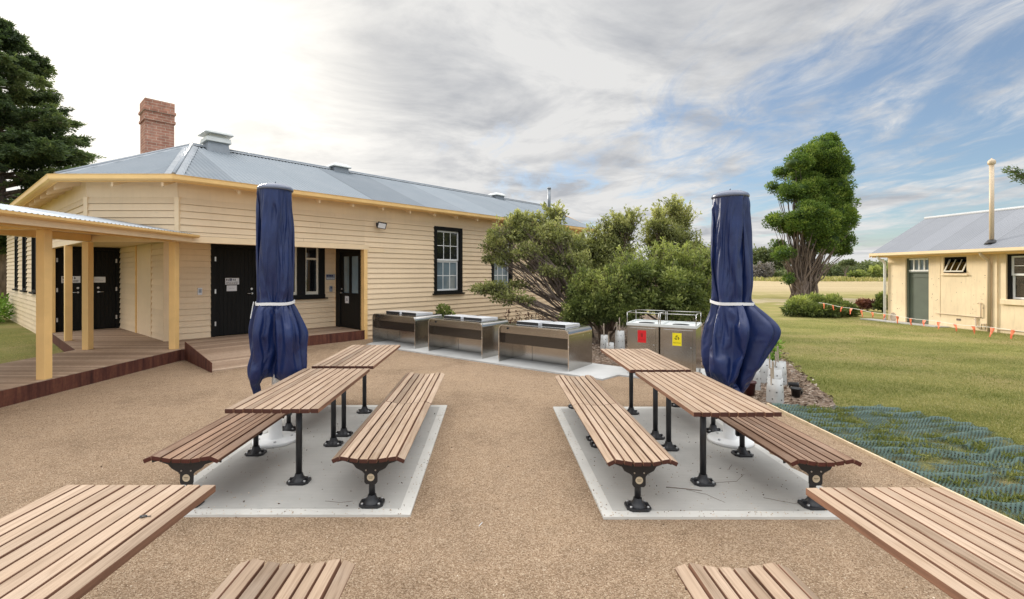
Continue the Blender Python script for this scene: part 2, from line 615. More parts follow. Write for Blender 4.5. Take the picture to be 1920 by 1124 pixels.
    n3 = m.noise(p, 22, 5, .7)
    lawn = m.ramp(n1, [(.30, (.165, .175, .048)), (.50, (.235, .232, .076)), (.68, (.36, .29, .14))])
    lawn = m.mix(m.rng(n2, .5, .72, 0, .45), lawn, (.35, .275, .145))
    far = m.noise(m.map(p, (.012, .11, 1)), 2.0, 6, .6)
    gold = m.ramp(far, [(.3, (.34, .275, .155)), (.5, (.42, .335, .20)), (.7, (.49, .40, .255))])
    yy = m.math('ADD', y, m.rng(n1, .3, .7, -3.0, 3.0))
    col = m.mix(m.rng(yy, 15.0, 26.0, 0, .35), lawn, (.37, .30, .125))
    col = m.mix(m.rng(yy, 34.0, 46.0), col, gold)
    trk = m.math('MULTIPLY', m.rng(yy, 25.5, 26.5), m.rng(yy, 30.5, 29.0))
    col = m.mix(m.math('MULTIPLY', trk, .6), col, (.45, .37, .29))
    col = m.mix(1.0, col, m.ramp(n3, [(.25, (.62, .62, .6)), (.7, (1.22, 1.2, 1.15))]), 'MULTIPLY')
    m.col(col)
    m.bump(m.math('ADD', n3, m.noise(p, 90, 3)), .8, .03)
    M['ground'] = m.m
    # green netting
    m = Mat('green_erosion_netting', .5, spec=.35)
    p = m.pos()
    t = m.attr()
    w1 = m.n('TexWave', {'Vector': m.map(p, (1, 1, 0), rot=(0, 0, .9)), 'Scale': 14.0, 'Distortion': 1.5, 'Detail': 2.0}).outputs['Fac']
    w2 = m.n('TexWave', {'Vector': m.map(p, (1, 1, 0), rot=(0, 0, -.9)), 'Scale': 14.0, 'Distortion': 1.5, 'Detail': 2.0}).outputs['Fac']
    w = m.math('MAXIMUM', w1, w2)
    cw = m.ramp(w1, [(.2, (.010, .026, .020)), (.8, (.046, .086, .066))])
    m.col(m.mix(m.rng(t, .1, .9), cw, m.mix(.5, cw, (.10, .155, .125))))
    tr = m.n('BsdfTransparent')
    hole = m.math('MULTIPLY', m.rng(m.math('ADD', w, m.math('MULTIPLY', t, .5)), .40, .62), m.rng(m.noise(p, 3.0, 4), .34, .48, .10, 1.0))
    mx = m.n('MixShader', {0: hole, 1: tr.outputs[0], 2: m.b.outputs[0]})
    m.nt.links.new(mx.outputs[0], m.out.inputs[0])
    M['netting'] = m.m


make_materials()


PADZ = .024
V2 = lambda x, y, z=0.0: Vector((x, y, z))
UP = V2(0, 0, 1)

# ================================================================== umbrellas
def interp(z, tab):
    def lin(q):
        if q >= tab[0][0]: return tab[0][1]
        for (z0, r0), (z1, r1) in zip(tab[:-1], tab[1:]):
            if z1 <= q <= z0:
                return r0 + (r1 - r0) * (z0 - q) / (z0 - z1)
        return tab[-1][1]
    return (lin(z - .035) + lin(z - .018) + 2 * lin(z) + lin(z + .018) + lin(z + .035)) / 6


def drape(verts, rest, faces, pin, frames, bend):
    """let the cloth settle under gravity; returns the settled coordinates"""
    me = bpy.data.meshes.new('cloth')
    me.from_pydata(verts, [], faces)
    o = bpy.data.objects.new('cloth', me)
    C.objects.link(o)
    o.shape_key_add(name='Basis')
    k = o.shape_key_add(name='rest')
    k.data.foreach_set('co', np.asarray(rest, np.float32).ravel())
    k.value = 0.0
    vg = o.vertex_groups.new(name='pin')
    for i, w in enumerate(pin):
        if w > 0: vg.add([i], float(w), 'REPLACE')
    md = o.modifiers.new('cloth', 'CLOTH')
    st = md.settings
    st.quality = 7
    st.mass = .4
    st.tension_stiffness = 60
    st.compression_stiffness = 60
    st.shear_stiffness = 25
    st.bending_stiffness = bend
    st.tension_damping = 20; st.compression_damping = 20; st.shear_damping = 15; st.bending_damping = 1.0
    st.air_damping = 4
    st.vertex_group_mass = 'pin'
    st.pin_stiffness = 1.0
    st.rest_shape_key = k
    md.collision_settings.use_collision = False
    md.collision_settings.use_self_collision = True
    md.collision_settings.self_distance_min = .006
    md.collision_settings.self_friction = 3
    md.point_cache.frame_start = 1
    md.point_cache.frame_end = frames + 2
    for f in range(1, frames + 1):
        scene.frame_set(f)
    dg = bpy.context.evaluated_depsgraph_get()
    ev = o.evaluated_get(dg)
    co_ = np.empty(len(verts) * 3, np.float32)
    ev.data.vertices.foreach_get('co', co_)
    bpy.data.objects.remove(o)
    scene.frame_set(1)
    return co_.reshape(-1, 3)


def umbrella(label, x, y, left, right, tie, hem, seed, strap_side, excess=1.22):
    t = thing('folded_umbrella', label, 'umbrella', (x, y, PADZ), 0, 'folded navy umbrellas')
    b = -PADZ
    NT, NZ = 116, 84
    JT = 40
    rs = random.Random(seed)
    ph = [rs.uniform(0, 6.28) for _ in range(8)]
    ztop = left[0][0]
    vs, rest, pin, fs = [], [], [], []
    for j in range(NZ + 1):
        for i in range(NT):
            th = 2 * PI * i / NT
            zb = hem(th)
            if j <= JT:
                z = ztop + (tie - ztop) * j / JT
            else:
                z = tie + (zb - tie) * (j - JT) / (NZ - JT)
            k = (1 + math.cos(th)) / 2
            k = k * k * (3 - 2 * k)
            r0 = interp(z, right) * k + interp(z, left) * (1 - k)
            q = th + .34 * math.sin(th + ph[6]) + .18 * math.sin(2 * th + ph[7]) + .08 * math.sin(1.7 * z + ph[0])
            c1 = abs(math.sin(2.5 * q + ph[3])); c2 = abs(math.sin(5.5 * q + ph[4])); c3 = abs(math.sin(9.5 * q + ph[5]))
            near = math.exp(-((z - tie) / .10) ** 2)
            tf = min(1, (ztop - z) / .2)
            sq = (1 - ((.48 if j < JT else .50) * tf) * (1 - c1) ** 2.2) * (1 - (.16 * tf + .04 * near) * (1 - c2) ** 1.5) * (1 - .14 * near * (1 - c3))
            r = r0 * sq
            wob = noise.noise_vector((math.cos(th) * 2 + seed, math.sin(th) * 2, z * 3)) * (.010 * tf)
            vs.append((r * math.cos(th) + wob.x, r * math.sin(th) + wob.y, z))
            ex = 1 + (excess - 1) * tf * (1 - .6 * near) * (.35 if j < JT else 1)
            if j > JT:
                ex *= 1 + .10 * min(1, (tie - z) / .3)
            zr = z if j <= JT else tie + (z - tie) * 1.05
            rest.append((r0 * ex * math.cos(th), r0 * ex * math.sin(th), zr))
            if j == 0 or j == JT:
                w = 1.0
            else:
                sil = max(math.exp(-((min(th, 2 * PI - th)) / .22) ** 2), math.exp(-((th - PI) / .22) ** 2))
                w = (.10 if j < JT else .16 + .22 * (j - JT) / (NZ - JT)) * sil + (.07 if j < JT else .012)
            pin.append(w)
    for j in range(NZ):
        for i in range(NT):
            i2 = (i + 1) % NT
            fs.append((j * NT + i2, j * NT + i, (j + 1) * NT + i, (j + 1) * NT + i2))
    co_ = drape(vs, rest, fs, pin, 26, .35)
    co_[:, 2] += b
    o = np_mesh('canopy', co_, np.array(fs), np.full(len(vs), .5), M['vinyl'], t, True)
    ss = o.modifiers.new('smooth', 'SUBSURF'); ss.levels = 1; ss.render_levels = 1
    sm = o.modifiers.new('cloth', 'SOLIDIFY'); sm.thickness = .004; sm.offset = -1
    # cap
    mb = MB()
    rc = (left[0][1] + right[0][1]) / 2 + .012
    mb.lathe([(rc - .004, -.02), (rc, -.012), (rc, .0), (rc * .93, .018), (rc * .72, .036), (rc * .42, .048), (.02, .054), (.012, .056)], (0, 0, ztop + b), 28)
    mb.lathe([(.006, 0), (.006, .015), (.003, .02)], (0, 0, ztop + b + .055), 8)
    mb.build('cap', M['cap'], t)
    # strap hugging the bunched cloth
    ring = [Vector(co_[JT * NT + i]) for i in range(NT)]
    mb = MB()
    R = []
    h = NT // 8
    for i in range(NT):
        rr = max(math.hypot(ring[(i + q) % NT].x, ring[(i + q) % NT].y) * math.cos(2 * PI * q / NT) for q in range(-h, h + 1))
        R.append(rr + .008)
    R = [sum(R[(i + q) % NT] for q in range(-5, 6)) / 11 for i in range(NT)]
    v2, f2 = [], []
    for i in range(NT):
        th = 2 * PI * i / NT
        wv = .010 * math.sin(th * 1.0 + ph[6]) + .004 * math.sin(3 * th)
        for dz, dr_ in ((-.014, 0), (.014, 0), (.014, -.004), (-.014, -.004)):
            v2.append(V2((R[i] + dr_) * math.cos(th), (R[i] + dr_) * math.sin(th), tie + b + dz + wv))
    for i in range(NT):
        i2 = (i + 1) % NT
        for k in range(4):
            k2 = (k + 1) % 4
            f2.append((i * 4 + k, i2 * 4 + k, i2 * 4 + k2, i * 4 + k2))
    mb.add(v2, f2, 0, False)
    mb.build('strap', M['strap'], t)
    if strap_side is not None:
        mb = MB()
        th = strap_side
        q = V2(math.cos(th), math.sin(th))
        tq = V2(-q.y, q.x)
        rr = R[int(th / (2 * PI) * NT) % NT] + .014
        c = q * rr + UP * (tie + b)
        mb.obox(c - tq * .022 + UP * .012, tq * .024, q * .004, tq * .02 - UP * .16 + q * .03)
        mb.build('strap_end', M['strap'], t)
    # pole and base
    mb = MB()
    mb.tube([V2(0, 0, .33), V2(0, 0, ztop + b - .02)], .034, 18)
    mb.build('pole', M['white'], t)
    mb = MB()
    mb.lathe([(.205, 0), (.21, .006), (.21, .022), (.20, .03), (.075, .032), (.066, .04), (.062, .15), (.062, .29), (.052, .31), (.05, .34)], (0, 0, 0), 40)
    for k in range(4):
        a = k * PI / 2 + .4
        mb.lathe([(.012, 0), (.012, .012), (.006, .016)], (.15 * math.cos(a), .15 * math.sin(a), .030), 8, 1)
    mb.build('base', [M['white'], M['bolt']], t)
    return t


def umbrellas():
    s = 4.66 / 870
    zz = lambda py, Y=4.66: CAM_H - (py - HZ) / F_PX * Y
    L = [(356, 30), (400, 34), (450, 34), (500, 35), (545, 34), (566, 33), (579, 42), (600, 50), (617, 53), (640, 49), (667, 48), (686, 54), (705, 52), (728, 38), (745, 30)]
    R = [(356, 28), (400, 33), (430, 37), (500, 38), (545, 36), (566, 32), (583, 42), (606, 54), (625, 61), (655, 58), (690, 58), (702, 54), (745, 48)]
    left = [(zz(p), w * s) for p, w in L]
    right = [(zz(p), w * s) for p, w in R]

    def hem(th):
        # deep lobe at the left front, shorter one at the right, open notch between them
        lobeL = math.exp(-((th - 3.75) / .80) ** 2)
        lobeR = math.exp(-((th - 5.60) / .60) ** 2)
        notch = math.exp(-((th - 4.95) / .18) ** 2)
        return zz(708) - (zz(708) - zz(738)) * lobeL - (zz(708) - zz(712)) * lobeR + .03 * notch + .012 * math.sin(7 * th)
    umbrella('folded navy umbrella tied with a white strap beside the left tables', (519 - CX) / F_PX * 4.66, 4.63, left, right, zz(567), hem, 3, 3.75)
    s = 4.62 / 870
    zr = lambda py: CAM_H - (py - HZ) / F_PX * 4.62
    c = 1369
    L = [(368, 30), (400, 31), (450, 32), (500, 34), (540, 35), (567, 34), (590, 38), (605, 45), (640, 52), (670, 54), (690, 51), (705, 46), (720, 36), (745, 20)]
    R = [(368, 30), (400, 33), (450, 37), (490, 41), (530, 41), (567, 36), (575, 50), (586, 66), (598, 82), (610, 89), (622, 86), (640, 74), (660, 62), (685, 50), (705, 42), (720, 36), (745, 26)]
    left = [(zr(p), w * s) for p, w in L]
    right = [(zr(p), w * s) for p, w in R]

    def hem2(th):
        lobeL = math.exp(-((th - 3.5) / .55) ** 2)
        return zr(740) + (zr(712) - zr(740)) * lobeL + .015 * math.sin(5 * th) + .03 * math.exp(-((th - 4.35) / .15) ** 2)
    umbrella('folded navy umbrella with one bulging fold, beside the right tables and bins', (c - CX) / F_PX * 4.62, 4.62, left, right, zr(567), hem2, 8, None)


umbrellas()


# ================================================================== geometry of the place
V2 = lambda x, y, z=0.0: Vector((x, y, z))
d = V2(.687, .7265).normalized()          # along the long facade
n = V2(d.y, -d.x)                         # out of the facade
C0, C1 = V2(-6.05, 8.95), V2(-7.81, 8.95)
d2 = V2(-.773, .634).normalized()         # along the left wall
n2 = V2(-d2.y, d2.x)                      # out of the left wall
UP = V2(0, 0, 1)
DECK = .22
S_A = 4.05
A = C0 + d * S_A
REC = 1.5
S_END, T_END = 14.35, 13.75


def cut_spans(s0, s1, cuts):
    spans = [(s0, s1)]
    for a, b in cuts:
        nxt = []
        for x, y in spans:
            if b <= x or a >= y:
                nxt.append((x, y)); continue
            if a > x: nxt.append((x, a))
            if b < y: nxt.append((b, y))
        spans = nxt
    return [(x, y) for x, y in spans if y - x > .004]


def weatherboards(mb, O, dr, nr, s0, s1, z0, z1, openings=(), pitch=.134, t=.026, mat=0):
    """lapped boards on the plane O + dr*s, each leaning out at its foot"""
    zs = []
    z = -.05 + math.floor((z0 + .05 + 1e-6) / pitch) * pitch
    while z < z1 - .01:
        if min(z + pitch, z1) - max(z, z0) > .004:
            zs.append((max(z, z0), min(z + pitch, z1)))
        z += pitch
    flip = dr.cross(UP).dot(nr) < 0
    for (a, b) in zs:
        tint = random.random()
        brk = sorted({a, b, *[q for o in openings for q in (o[2], o[3]) if a < q < b]})
        for za, zb in zip(brk[:-1], brk[1:]):
            bot = za
            if za == a and zb - za > .02: za = za + .0055
            cuts = [(o[0], o[1]) for o in openings if o[2] < (za + zb) / 2 < o[3]]
            oa = t * (1 - (za - a) / pitch) + .003
            ob = t * (1 - (zb - a) / pitch) + .003
            spans = []
            for x, y in cut_spans(s0, s1, cuts):
                q = x
                jr = random.Random(int(a * 1000) + int(s0 * 100) * 7)
                while y - q > 3.0:
                    w_ = jr.uniform(1.6, 4.2)
                    if y - q - w_ < .8: break
                    spans.append((q, q + w_ - .0015)); q += w_ + .0015
                spans.append((q, y))
            for x, y in spans:
                tint = random.random()
                p = [O + dr * x + nr * oa + UP * za, O + dr * y + nr * oa + UP * za,
                     O + dr * y + nr * ob + UP * zb, O + dr * x + nr * ob + UP * zb,
                     O + dr * x + nr * -.02 + UP * bot, O + dr * y + nr * -.02 + UP * bot,
                     O + dr * y + nr * -.02 + UP * zb, O + dr * x + nr * -.02 + UP * zb]
                p += [O + dr * x + nr * -.02 + UP * za, O + dr * y + nr * -.02 + UP * za]
                fs = [(0, 1, 2, 3), (8, 9, 1, 0), (0, 3, 7, 8), (1, 9, 6, 2), (4, 5, 6, 7)]
                if flip:
                    fs = [tuple(reversed(f)) for f in fs]
                mb.add(p, fs, mat, False, tint)


def panel(mb, O, dr, nr, s0, s1, z0, z1, o0, o1, mat=0, tint=None):
    """box on a wall plane, from offset o0 to o1 outwards"""
    mb.obox(O + dr * s0 + nr * o0 + UP * z0, dr * (s1 - s0), nr * (o1 - o0), UP * (z1 - z0), mat, tint)


def clip_poly(poly, nrm, c, keep_ge):
    out = []
    for i in range(len(poly)):
        p, q = poly[i], poly[(i + 1) % len(poly)]
        a, b = p.dot(nrm) - c, q.dot(nrm) - c
        if not keep_ge: a, b = -a, -b
        if a >= 0: out.append(p)
        if (a >= 0) != (b >= 0):
            out.append(p + (q - p) * (a / (a - b)))
    return out


def deck_boards(mb, poly, dirv, w=.092, gap=.006, thick=.03, zfun=None):
    dirv = dirv.normalized()
    pr = V2(-dirv.y, dirv.x)
    cs = [p.dot(pr) for p in poly]
    c = min(cs)
    while c < max(cs):
        q = clip_poly(clip_poly(poly, pr, c + gap / 2, True), pr, c + w - gap / 2, False)
        c += w
        if len(q) < 3: continue
        top = [Vector((p.x, p.y, zfun(p) if zfun else p.z)) for p in q]
        mb.prism([p - UP * thick for p in top], UP * thick, 0, random.random())


def sweep(mb, path, prof, mat=0):
    """closed (out, z) profile mitred along a horizontal path; out is to the right of travel"""
    m = len(path)
    rings = []
    for i, p in enumerate(path):
        a = (p - path[i - 1]).normalized() if i else None
        b = (path[i + 1] - p).normalized() if i < m - 1 else None
        ra = V2(a.y, -a.x) if a else None
        rb = V2(b.y, -b.x) if b else None
        if ra is None: o = rb
        elif rb is None: o = ra
        else:
            o = (ra + rb); o = o / o.length; o = o / max(.3, o.dot(ra))
        rings.append([p + o * u + UP * z for u, z in prof])
    k = len(prof)
    vs = [v for r in rings for v in r]
    fs = [(i * k + j, i * k + (j + 1) % k, (i + 1) * k + (j + 1) % k, (i + 1) * k + j) for i in range(m - 1) for j in range(k)]
    fs += [tuple(reversed(range(k))), tuple(range((m - 1) * k, m * k))]
    mb.add(vs, fs, mat)


def corrugated(mb, O, u, v, lo, hi, U0, U1, pitch=.090, amp=.015, nrm=None, mat=0, per=6, thick=0):
    """corrugated sheet O + u*a + v*b with lo(a) <= b <= hi(a); waves across u"""
    steps = max(2, int((U1 - U0) / (pitch / per)))
    vs, fs = [], []
    nrm = nrm or u.cross(v).normalized()
    for i in range(steps + 1):
        a = U0 + (U1 - U0) * i / steps
        h = amp * math.sin(2 * PI * a / pitch)
        l, g = lo(a), hi(a)
        g = max(g, l + .001)
        vs.append(O + u * a + v * l + nrm * h)
        vs.append(O + u * a + v * g + nrm * h)
    for i in range(steps):
        fs.append((2 * i, 2 * i + 2, 2 * i + 3, 2 * i + 1))
    mb.add(vs, fs, mat, True)


def sash_window(parent, O, dr, nr, s0, s1, z0, z1, cols=3, rows=2, frame=None, sash=None, upper=None, lower=None, fw=.10, sill=True, sw=.045, bw=.02, label=None):
    """double-hung window: frame > sill, sashes, panes"""
    mb = MB()
    panel(mb, O, dr, nr, s0, s0 + fw, z0, z1, -.10, .035)
    panel(mb, O, dr, nr, s1 - fw, s1, z0, z1, -.10, .035)
    panel(mb, O, dr, nr, s0 + fw, s1 - fw, z1 - fw, z1, -.10, .033)
    panel(mb, O, dr, nr, s0 + fw, s1 - fw, z0, z0 + fw * .6, -.10, .033)
    w = mb.build('window', frame, parent, .004)
    if sill:
        m2 = MB()
        panel(m2, O, dr, nr, s0 - .06, s1 + .06, z0 - .045, z0 - .001, -.02, .09)
        m2.build('sill', frame, w, .006)
    zi0, zi1 = z0 + fw * .6, z1 - fw
    mid = (zi0 + zi1) / 2
    for half, (a, b) in enumerate(((zi0, mid), (mid, zi1))):
        off = -.075 if half == 0 else -.045
        m3 = MB()
        x0, x1 = s0 + fw, s1 - fw
        panel(m3, O, dr, nr, x0, x0 + sw, a, b, off - .03, off)
        panel(m3, O, dr, nr, x1 - sw, x1, a, b, off - .03, off)
        panel(m3, O, dr, nr, x0 + sw, x1 - sw, a, a + sw, off - .03, off - .001)
        panel(m3, O, dr, nr, x0 + sw, x1 - sw, b - sw, b, off - .03, off - .001)
        for c in range(1, cols):
            xc = x0 + sw + (x1 - x0 - 2 * sw) * c / cols
            panel(m3, O, dr, nr, xc - bw / 2, xc + bw / 2, a + sw, b - sw, off - .026, off - .004)
        for r in range(1, rows):
            zc = a + sw + (b - a - 2 * sw) * r / rows
            panel(m3, O, dr, nr, x0 + sw, x1 - sw, zc - bw / 2, zc + bw / 2, off - .024, off - .006)
        m3.build('sash', sash, w, .003)
        m4 = MB()
        panel(m4, O, dr, nr, x0 + sw - .005, x1 - sw + .005, a + sw - .005, b - sw + .005, off - .018, off - .013)
        m4.build('pane', lower if half == 0 else upper, w)
    return w


# ------------------------------------------------------------------ setting: ground sheets
def sheet(name, poly, z, mat, label, kind='structure', thick=None):
    mb = MB()
    if thick:
        mb.prism([V2(x, y, z - thick) for x, y in poly], UP * thick)
    else:
        mb.add([V2(x, y, z) for x, y in poly], [tuple(range(len(poly)))])
    o = mb.build(name, mat)
    return tag(o, label, None, None, kind)


def ground():
    # gently rising far country
    nx, ny = 60, 60
    xs = np.concatenate([-np.geomspace(1500, 30, 24), np.linspace(-25, 25, 12), np.geomspace(30, 1500, 24)])
    ys = np.concatenate([np.linspace(-30, 40, 24), np.geomspace(46, 1600, 36)])
    vs, fs = [], []
    for yv in ys:
        for xv in xs:
            z = 0.0
            if yv > 60:
                z = .35 * math.sin(xv * .02 + 1) * min(1, (yv - 60) / 60) * .6
            vs.append((xv, yv, z))
    for j in range(len(ys) - 1):
        for i in range(len(xs) - 1):
            k = j * len(xs) + i
            fs.append((k, k + 1, k + len(xs) + 1, k + len(xs)))
    mb = MB()
    mb.add(vs, fs, 0, True)
    tag(mb.build('ground', M['ground']), 'mown green lawn running out to a dry golden paddock', None, None, 'structure')


ground()
GRAVEL = [(-6.5, -9), (3.5, -9), (3.5, 5.95), (2.6, 7.2), (1.9, 8.2), (-2.6, 12.6), (-4.2, 12.9), (-6.9, 10.4), (-6.9, 6.0)]
sheet('gravel_yard', GRAVEL, .004, M['gravel'], 'tan crushed gravel yard between the buildings and the lawn')


def wobble_edge(pts, step=.12, amp=.05):
    out = []
    for i, p in enumerate(pts):
        q = pts[(i + 1) % len(pts)]
        L = math.hypot(q[0] - p[0], q[1] - p[1])
        k = max(1, int(L / step))
        for j in range(k):
            f = j / k
            x, y = p[0] + (q[0] - p[0]) * f, p[1] + (q[1] - p[1]) * f
            nn = noise.noise_vector((x * 2.3, y * 2.3, 1.0))
            out.append((x + nn.x * amp * 2, y + nn.y * amp * 2))
    return out


MULCH = [(3.52, 5.9), (4.35, 5.8), (4.7, 6.6), (5.0, 7.3), (5.6, 8.8), (6.3, 10.6), (7.0, 13.5), (7.5, 18), (4.2, 19.6), (-3.1, 12.0), (-2.2, 11.4), (2.0, 8.3), (2.7, 7.2)]
sheet('mulch_bed', wobble_edge(MULCH, .15, .06), .012, M['mulch'], 'brown bark mulch bed around the young plants and shrubs')
SLAB = [(-2.93, 10.85), (1.74, 7.3), (2.08, 7.62), (3.35, 6.85), (4.05, 7.85), (2.95, 8.6), (2.36, 8.2), (1.98, 8.5), (-2.2, 11.75), (-2.75, 12.1)]
sheet('concrete_apron', SLAB, .03, M['slab'], 'pale concrete apron under the barbecues and bins', thick=.05)


def pad(x0, x1, y0, y1, label, ragged=False):
    b = .085
    z = .022
    mb = MB()
    edge = [(x0, y0), (x1, y0)]
    if ragged:
        for k in range(1, 26):
            y = y0 + (y1 - y0) * k / 26
            j = -.05 * max(0, noise.noise((k * .9, 3.3, 0))) * 2.2
            edge.append((x1 + j, y))
    edge += [(x1, y1), (x0, y1)]
    mb.prism([V2(x, y, -.03) for x, y in edge], UP * (z + .03), 0)
    mb.add([V2(x0 + b, y0 + b, z + .002), V2(x1 - b, y0 + b, z + .002), V2(x1 - b, y1 - b, z + .002), V2(x0 + b, y1 - b, z + .002)], [(0, 1, 2, 3)], 1)
    o = mb.build('concrete_pad', [M['pad_edge'], M['pad']])
    return tag(o, label, None, None, 'structure')


pad(-2.46, -.566, 3.22, 5.89, 'broomed concrete pad under the left picnic tables')
pad(.768, 2.62, 3.19, 5.82, 'broomed concrete pad with a ragged edge under the right picnic tables', True)


def edging():
    mb = MB()
    pts = [(3.47, -2.0), (3.48, 1.5), (3.50, 3.0), (3.50, 4.5), (3.52, 5.95)]
    for a, b in zip(pts[:-1], pts[1:]):
        mb.obox(V2(a[0], a[1], -.05), V2(b[0] - a[0], b[1] - a[1] - .004), V2(.022, 0), UP * .085, 0, random.random())
    tag(mb.build('timber_edging', M['edging'], None, .003), 'pale timber edging strip between gravel and green netting', 'edging')


edging()


def netting():
    x0, x1, y0, y1 = 3.53, 5.2, -1.2, 5.86
    nx, ny = 70, 420
    vs, fs, ts = [], [], []
    for j in range(ny + 1):
        yv = y0 + (y1 - y0) * j / ny
        for i in range(nx + 1):
            f = i / nx
            edge = x1 - .28 * noise.noise((0.3, yv * 1.3, 5)) - .18 * max(0, yv - 5.0)
            xv = x0 + (edge - x0) * f
            wob = .055 * noise.noise((xv * 1.9, yv * 1.1, 2.0)) + .03 * noise.noise((xv * 5.0, yv * .8, 7.0))
            ph = (yv + wob * 2.4) / .19
            ridge = max(0.0, math.cos(2 * PI * ph)) ** 2.6
            a = .75 + .6 * noise.noise((xv * 1.3, yv * 2.2, 9.0))
            z = .014 + .044 * ridge * a + .012 * noise.noise((xv * 3, yv * 3, 1))
            vs.append((xv, yv, max(z, .010)))
            ts.append(min(1, ridge * a))
    for j in range(ny):
        for i in range(nx):
            k = j * (nx + 1) + i
            fs.append((k, k + 1, k + nx + 2, k + nx + 1))
    o = np_mesh('erosion_netting', np.array(vs), np.array(fs), np.array(ts), M['netting'], smooth=True)
    tag(o, 'wavy green plastic erosion netting pegged over the lawn beside the timber edging', 'netting')


netting()


# ------------------------------------------------------------------ main building
def main_building():
    b = thing('weatherboard_building', 'long cream weatherboard building with a corrugated zinc roof and brick chimney', 'building', C0)
    Vb = -C0

    def P(mb, name, mats, parent=None, bevel=0):
        o = mb.build(name, mats, parent or b, bevel)
        o.location = Vb if (parent is None) else (0, 0, 0)
        return o

    # --- boarded walls
    mb = MB()
    win = [(6.335, 7.46, 1.10, 3.07), (8.78, 9.83, 1.10, 3.07)]
    weatherboards(mb, C0, d, n, S_A, S_END, -.05, 3.16, win)
    weatherboards(mb, C0, d, n, 0, S_A, 2.42, 3.16)
    panel(mb, C0, d, n, 0.0, S_END, 3.16, 3.64, -.03, .012, 0, .6)
    P(mb, 'wall', M['cream'])
    mb = MB()
    cdir, cn = V2(-1, 0), V2(0, -1)
    Lc = (C1 - C0).length
    weatherboards(mb, C0, cdir, cn, 0, Lc, 2.42, 3.16)
    panel(mb, C0, cdir, cn, 0, Lc, 3.16, 3.64, -.03, .012, 0, .4)
    P(mb, 'wall', M['cream'])
    mb = MB()
    lw = [(6.27, 7.1, 1.15, 2.95), (8.3, 9.15, 1.15, 2.95), (10.4, 11.15, 1.15, 2.95)]
    weatherboards(mb, C1, d2, n2, S_A, T_END, -.05, 3.16, lw)
    weatherboards(mb, C1, d2, n2, 0, S_A, 2.42, 3.16)
    panel(mb, C1, d2, n2, 0, T_END, 3.16, 3.64, -.03, .012, 0, .5)
    P(mb, 'wall', M['cream'])
    # back and end walls
    back0 = C0 + d * S_END
    back1 = back0 - n * 5.6
    endL = C1 + d2 * T_END
    endL1 = endL - n2 * 5.4
    mb = MB()
    weatherboards(mb, back0, -n, d, 0, 5.6, -.05, 3.6)
    mb.prism([back0 + UP * 3.6 + d * .0, back1 + UP * 3.6, (back0 + back1) / 2 + UP * 4.78], -d * .03, 0)
    P(mb, 'wall', M['cream'])
    mb = MB()
    inner = C1 - n2 * 5.4 + d2 * 3.2
    weatherboards(mb, endL, -n2, d2, 0, 5.4, -.05, 3.6)
    mb.obox(endL1, inner - endL1, n2 * .05, UP * 3.6)
    mb.obox(inner, back1 - inner, n * .05, UP * 3.6)
    P(mb, 'wall', M['cream'])
    # --- recess walls
    W0 = C0 - n * REC
    NL = C1 + d2 * S_A
    ND = NL + d * 1.36
    Pc = W0 + d * .10
    mb = MB()
    weatherboards(mb, W0, d, n, .10, S_A + .02, DECK - .02, 2.40, [(.97, 2.06, .2, 2.368), (2.45, 3.73, 1.03, 2.368)])
    P(mb, 'wall', M['cream'])
    mb = MB()
    nd = (ND - Pc).normalized()
    nn_ = V2(-nd.y, nd.x)
    if nn_.dot(V2(-1, -1)) < 0: nn_ = -nn_
    Ln = (ND - Pc).length
    weatherboards(mb, Pc, nd, nn_, .05, .95, DECK - .02, 2.40)
    panel(mb, Pc, nd, nn_, .95, 1.05, DECK - .02, 2.40, -.02, .03)
    panel(mb, Pc, nd, nn_, 1.05, 2.2, DECK - .02, 2.40, -.02, .008)
    panel(mb, Pc, nd, nn_, 2.2, 2.28, DECK - .02, 2.40, -.02, .03, 1)
    weatherboards(mb, Pc, nd, nn_, 2.28, Ln, DECK - .02, 2.40)
    P(mb, 'wall', [M['cream'], M['ochre']])
    mb = MB()
    rd = -n
    rn = -d
    weatherboards(mb, A, rd, rn, .05, REC, DECK - .02, 2.4, [(.08, 1.42, .2, 2.368)])
    P(mb, 'wall', M['cream'])
    mb = MB()
    mb.prism([C0 + UP * 2.372, A + UP * 2.372, A - n * REC + UP * 2.372, W0 + UP * 2.372, ND + UP * 2.372, NL + UP * 2.372, C1 + UP * 2.372], UP * .02)
    P(mb, 'porch_ceiling', M['soffit'])
    # --- trims
    mb = MB()
    panel(mb, C0, d, n, -.03, S_A + .11, 2.295, 2.42, -.06, .035)
    panel(mb, C0, cdir, cn, .0, Lc, 2.297, 2.42, -.06, .033)
    panel(mb, C1, d2, n2, -.0, S_A, 2.299, 2.42, -.06, .033)
    P(mb, 'beam', M['cream_trim'], None, .004)
    mb = MB()
    mb.obox(C0 + UP * 2.42 + V2(-.05, -.036), V2(.085, 0), V2(0, .06), UP * .74)
    P(mb, 'corner_board', M['cream_trim'])
    mb = MB()
    mb.obox(C1 + UP * 2.42 + V2(-.03, -.036), V2(.07, 0), V2(0, .06), UP * .74)
    panel(mb, C1, d2, n2, .0, .07, 2.42, 3.16, .0, .04)
    P(mb, 'corner_board', M['cream_trim'])
    mb = MB()
    panel(mb, C0, d, n, S_A - .03, S_A + .07, -.02, 2.294, -.12, .045)
    P(mb, 'corner_post', M['ochre'], None, .004)
    mb = MB()
    panel(mb, W0, d, n, .06, .16, DECK, 2.37, -.02, .04)
    P(mb, 'corner_board', M['cream_trim'])
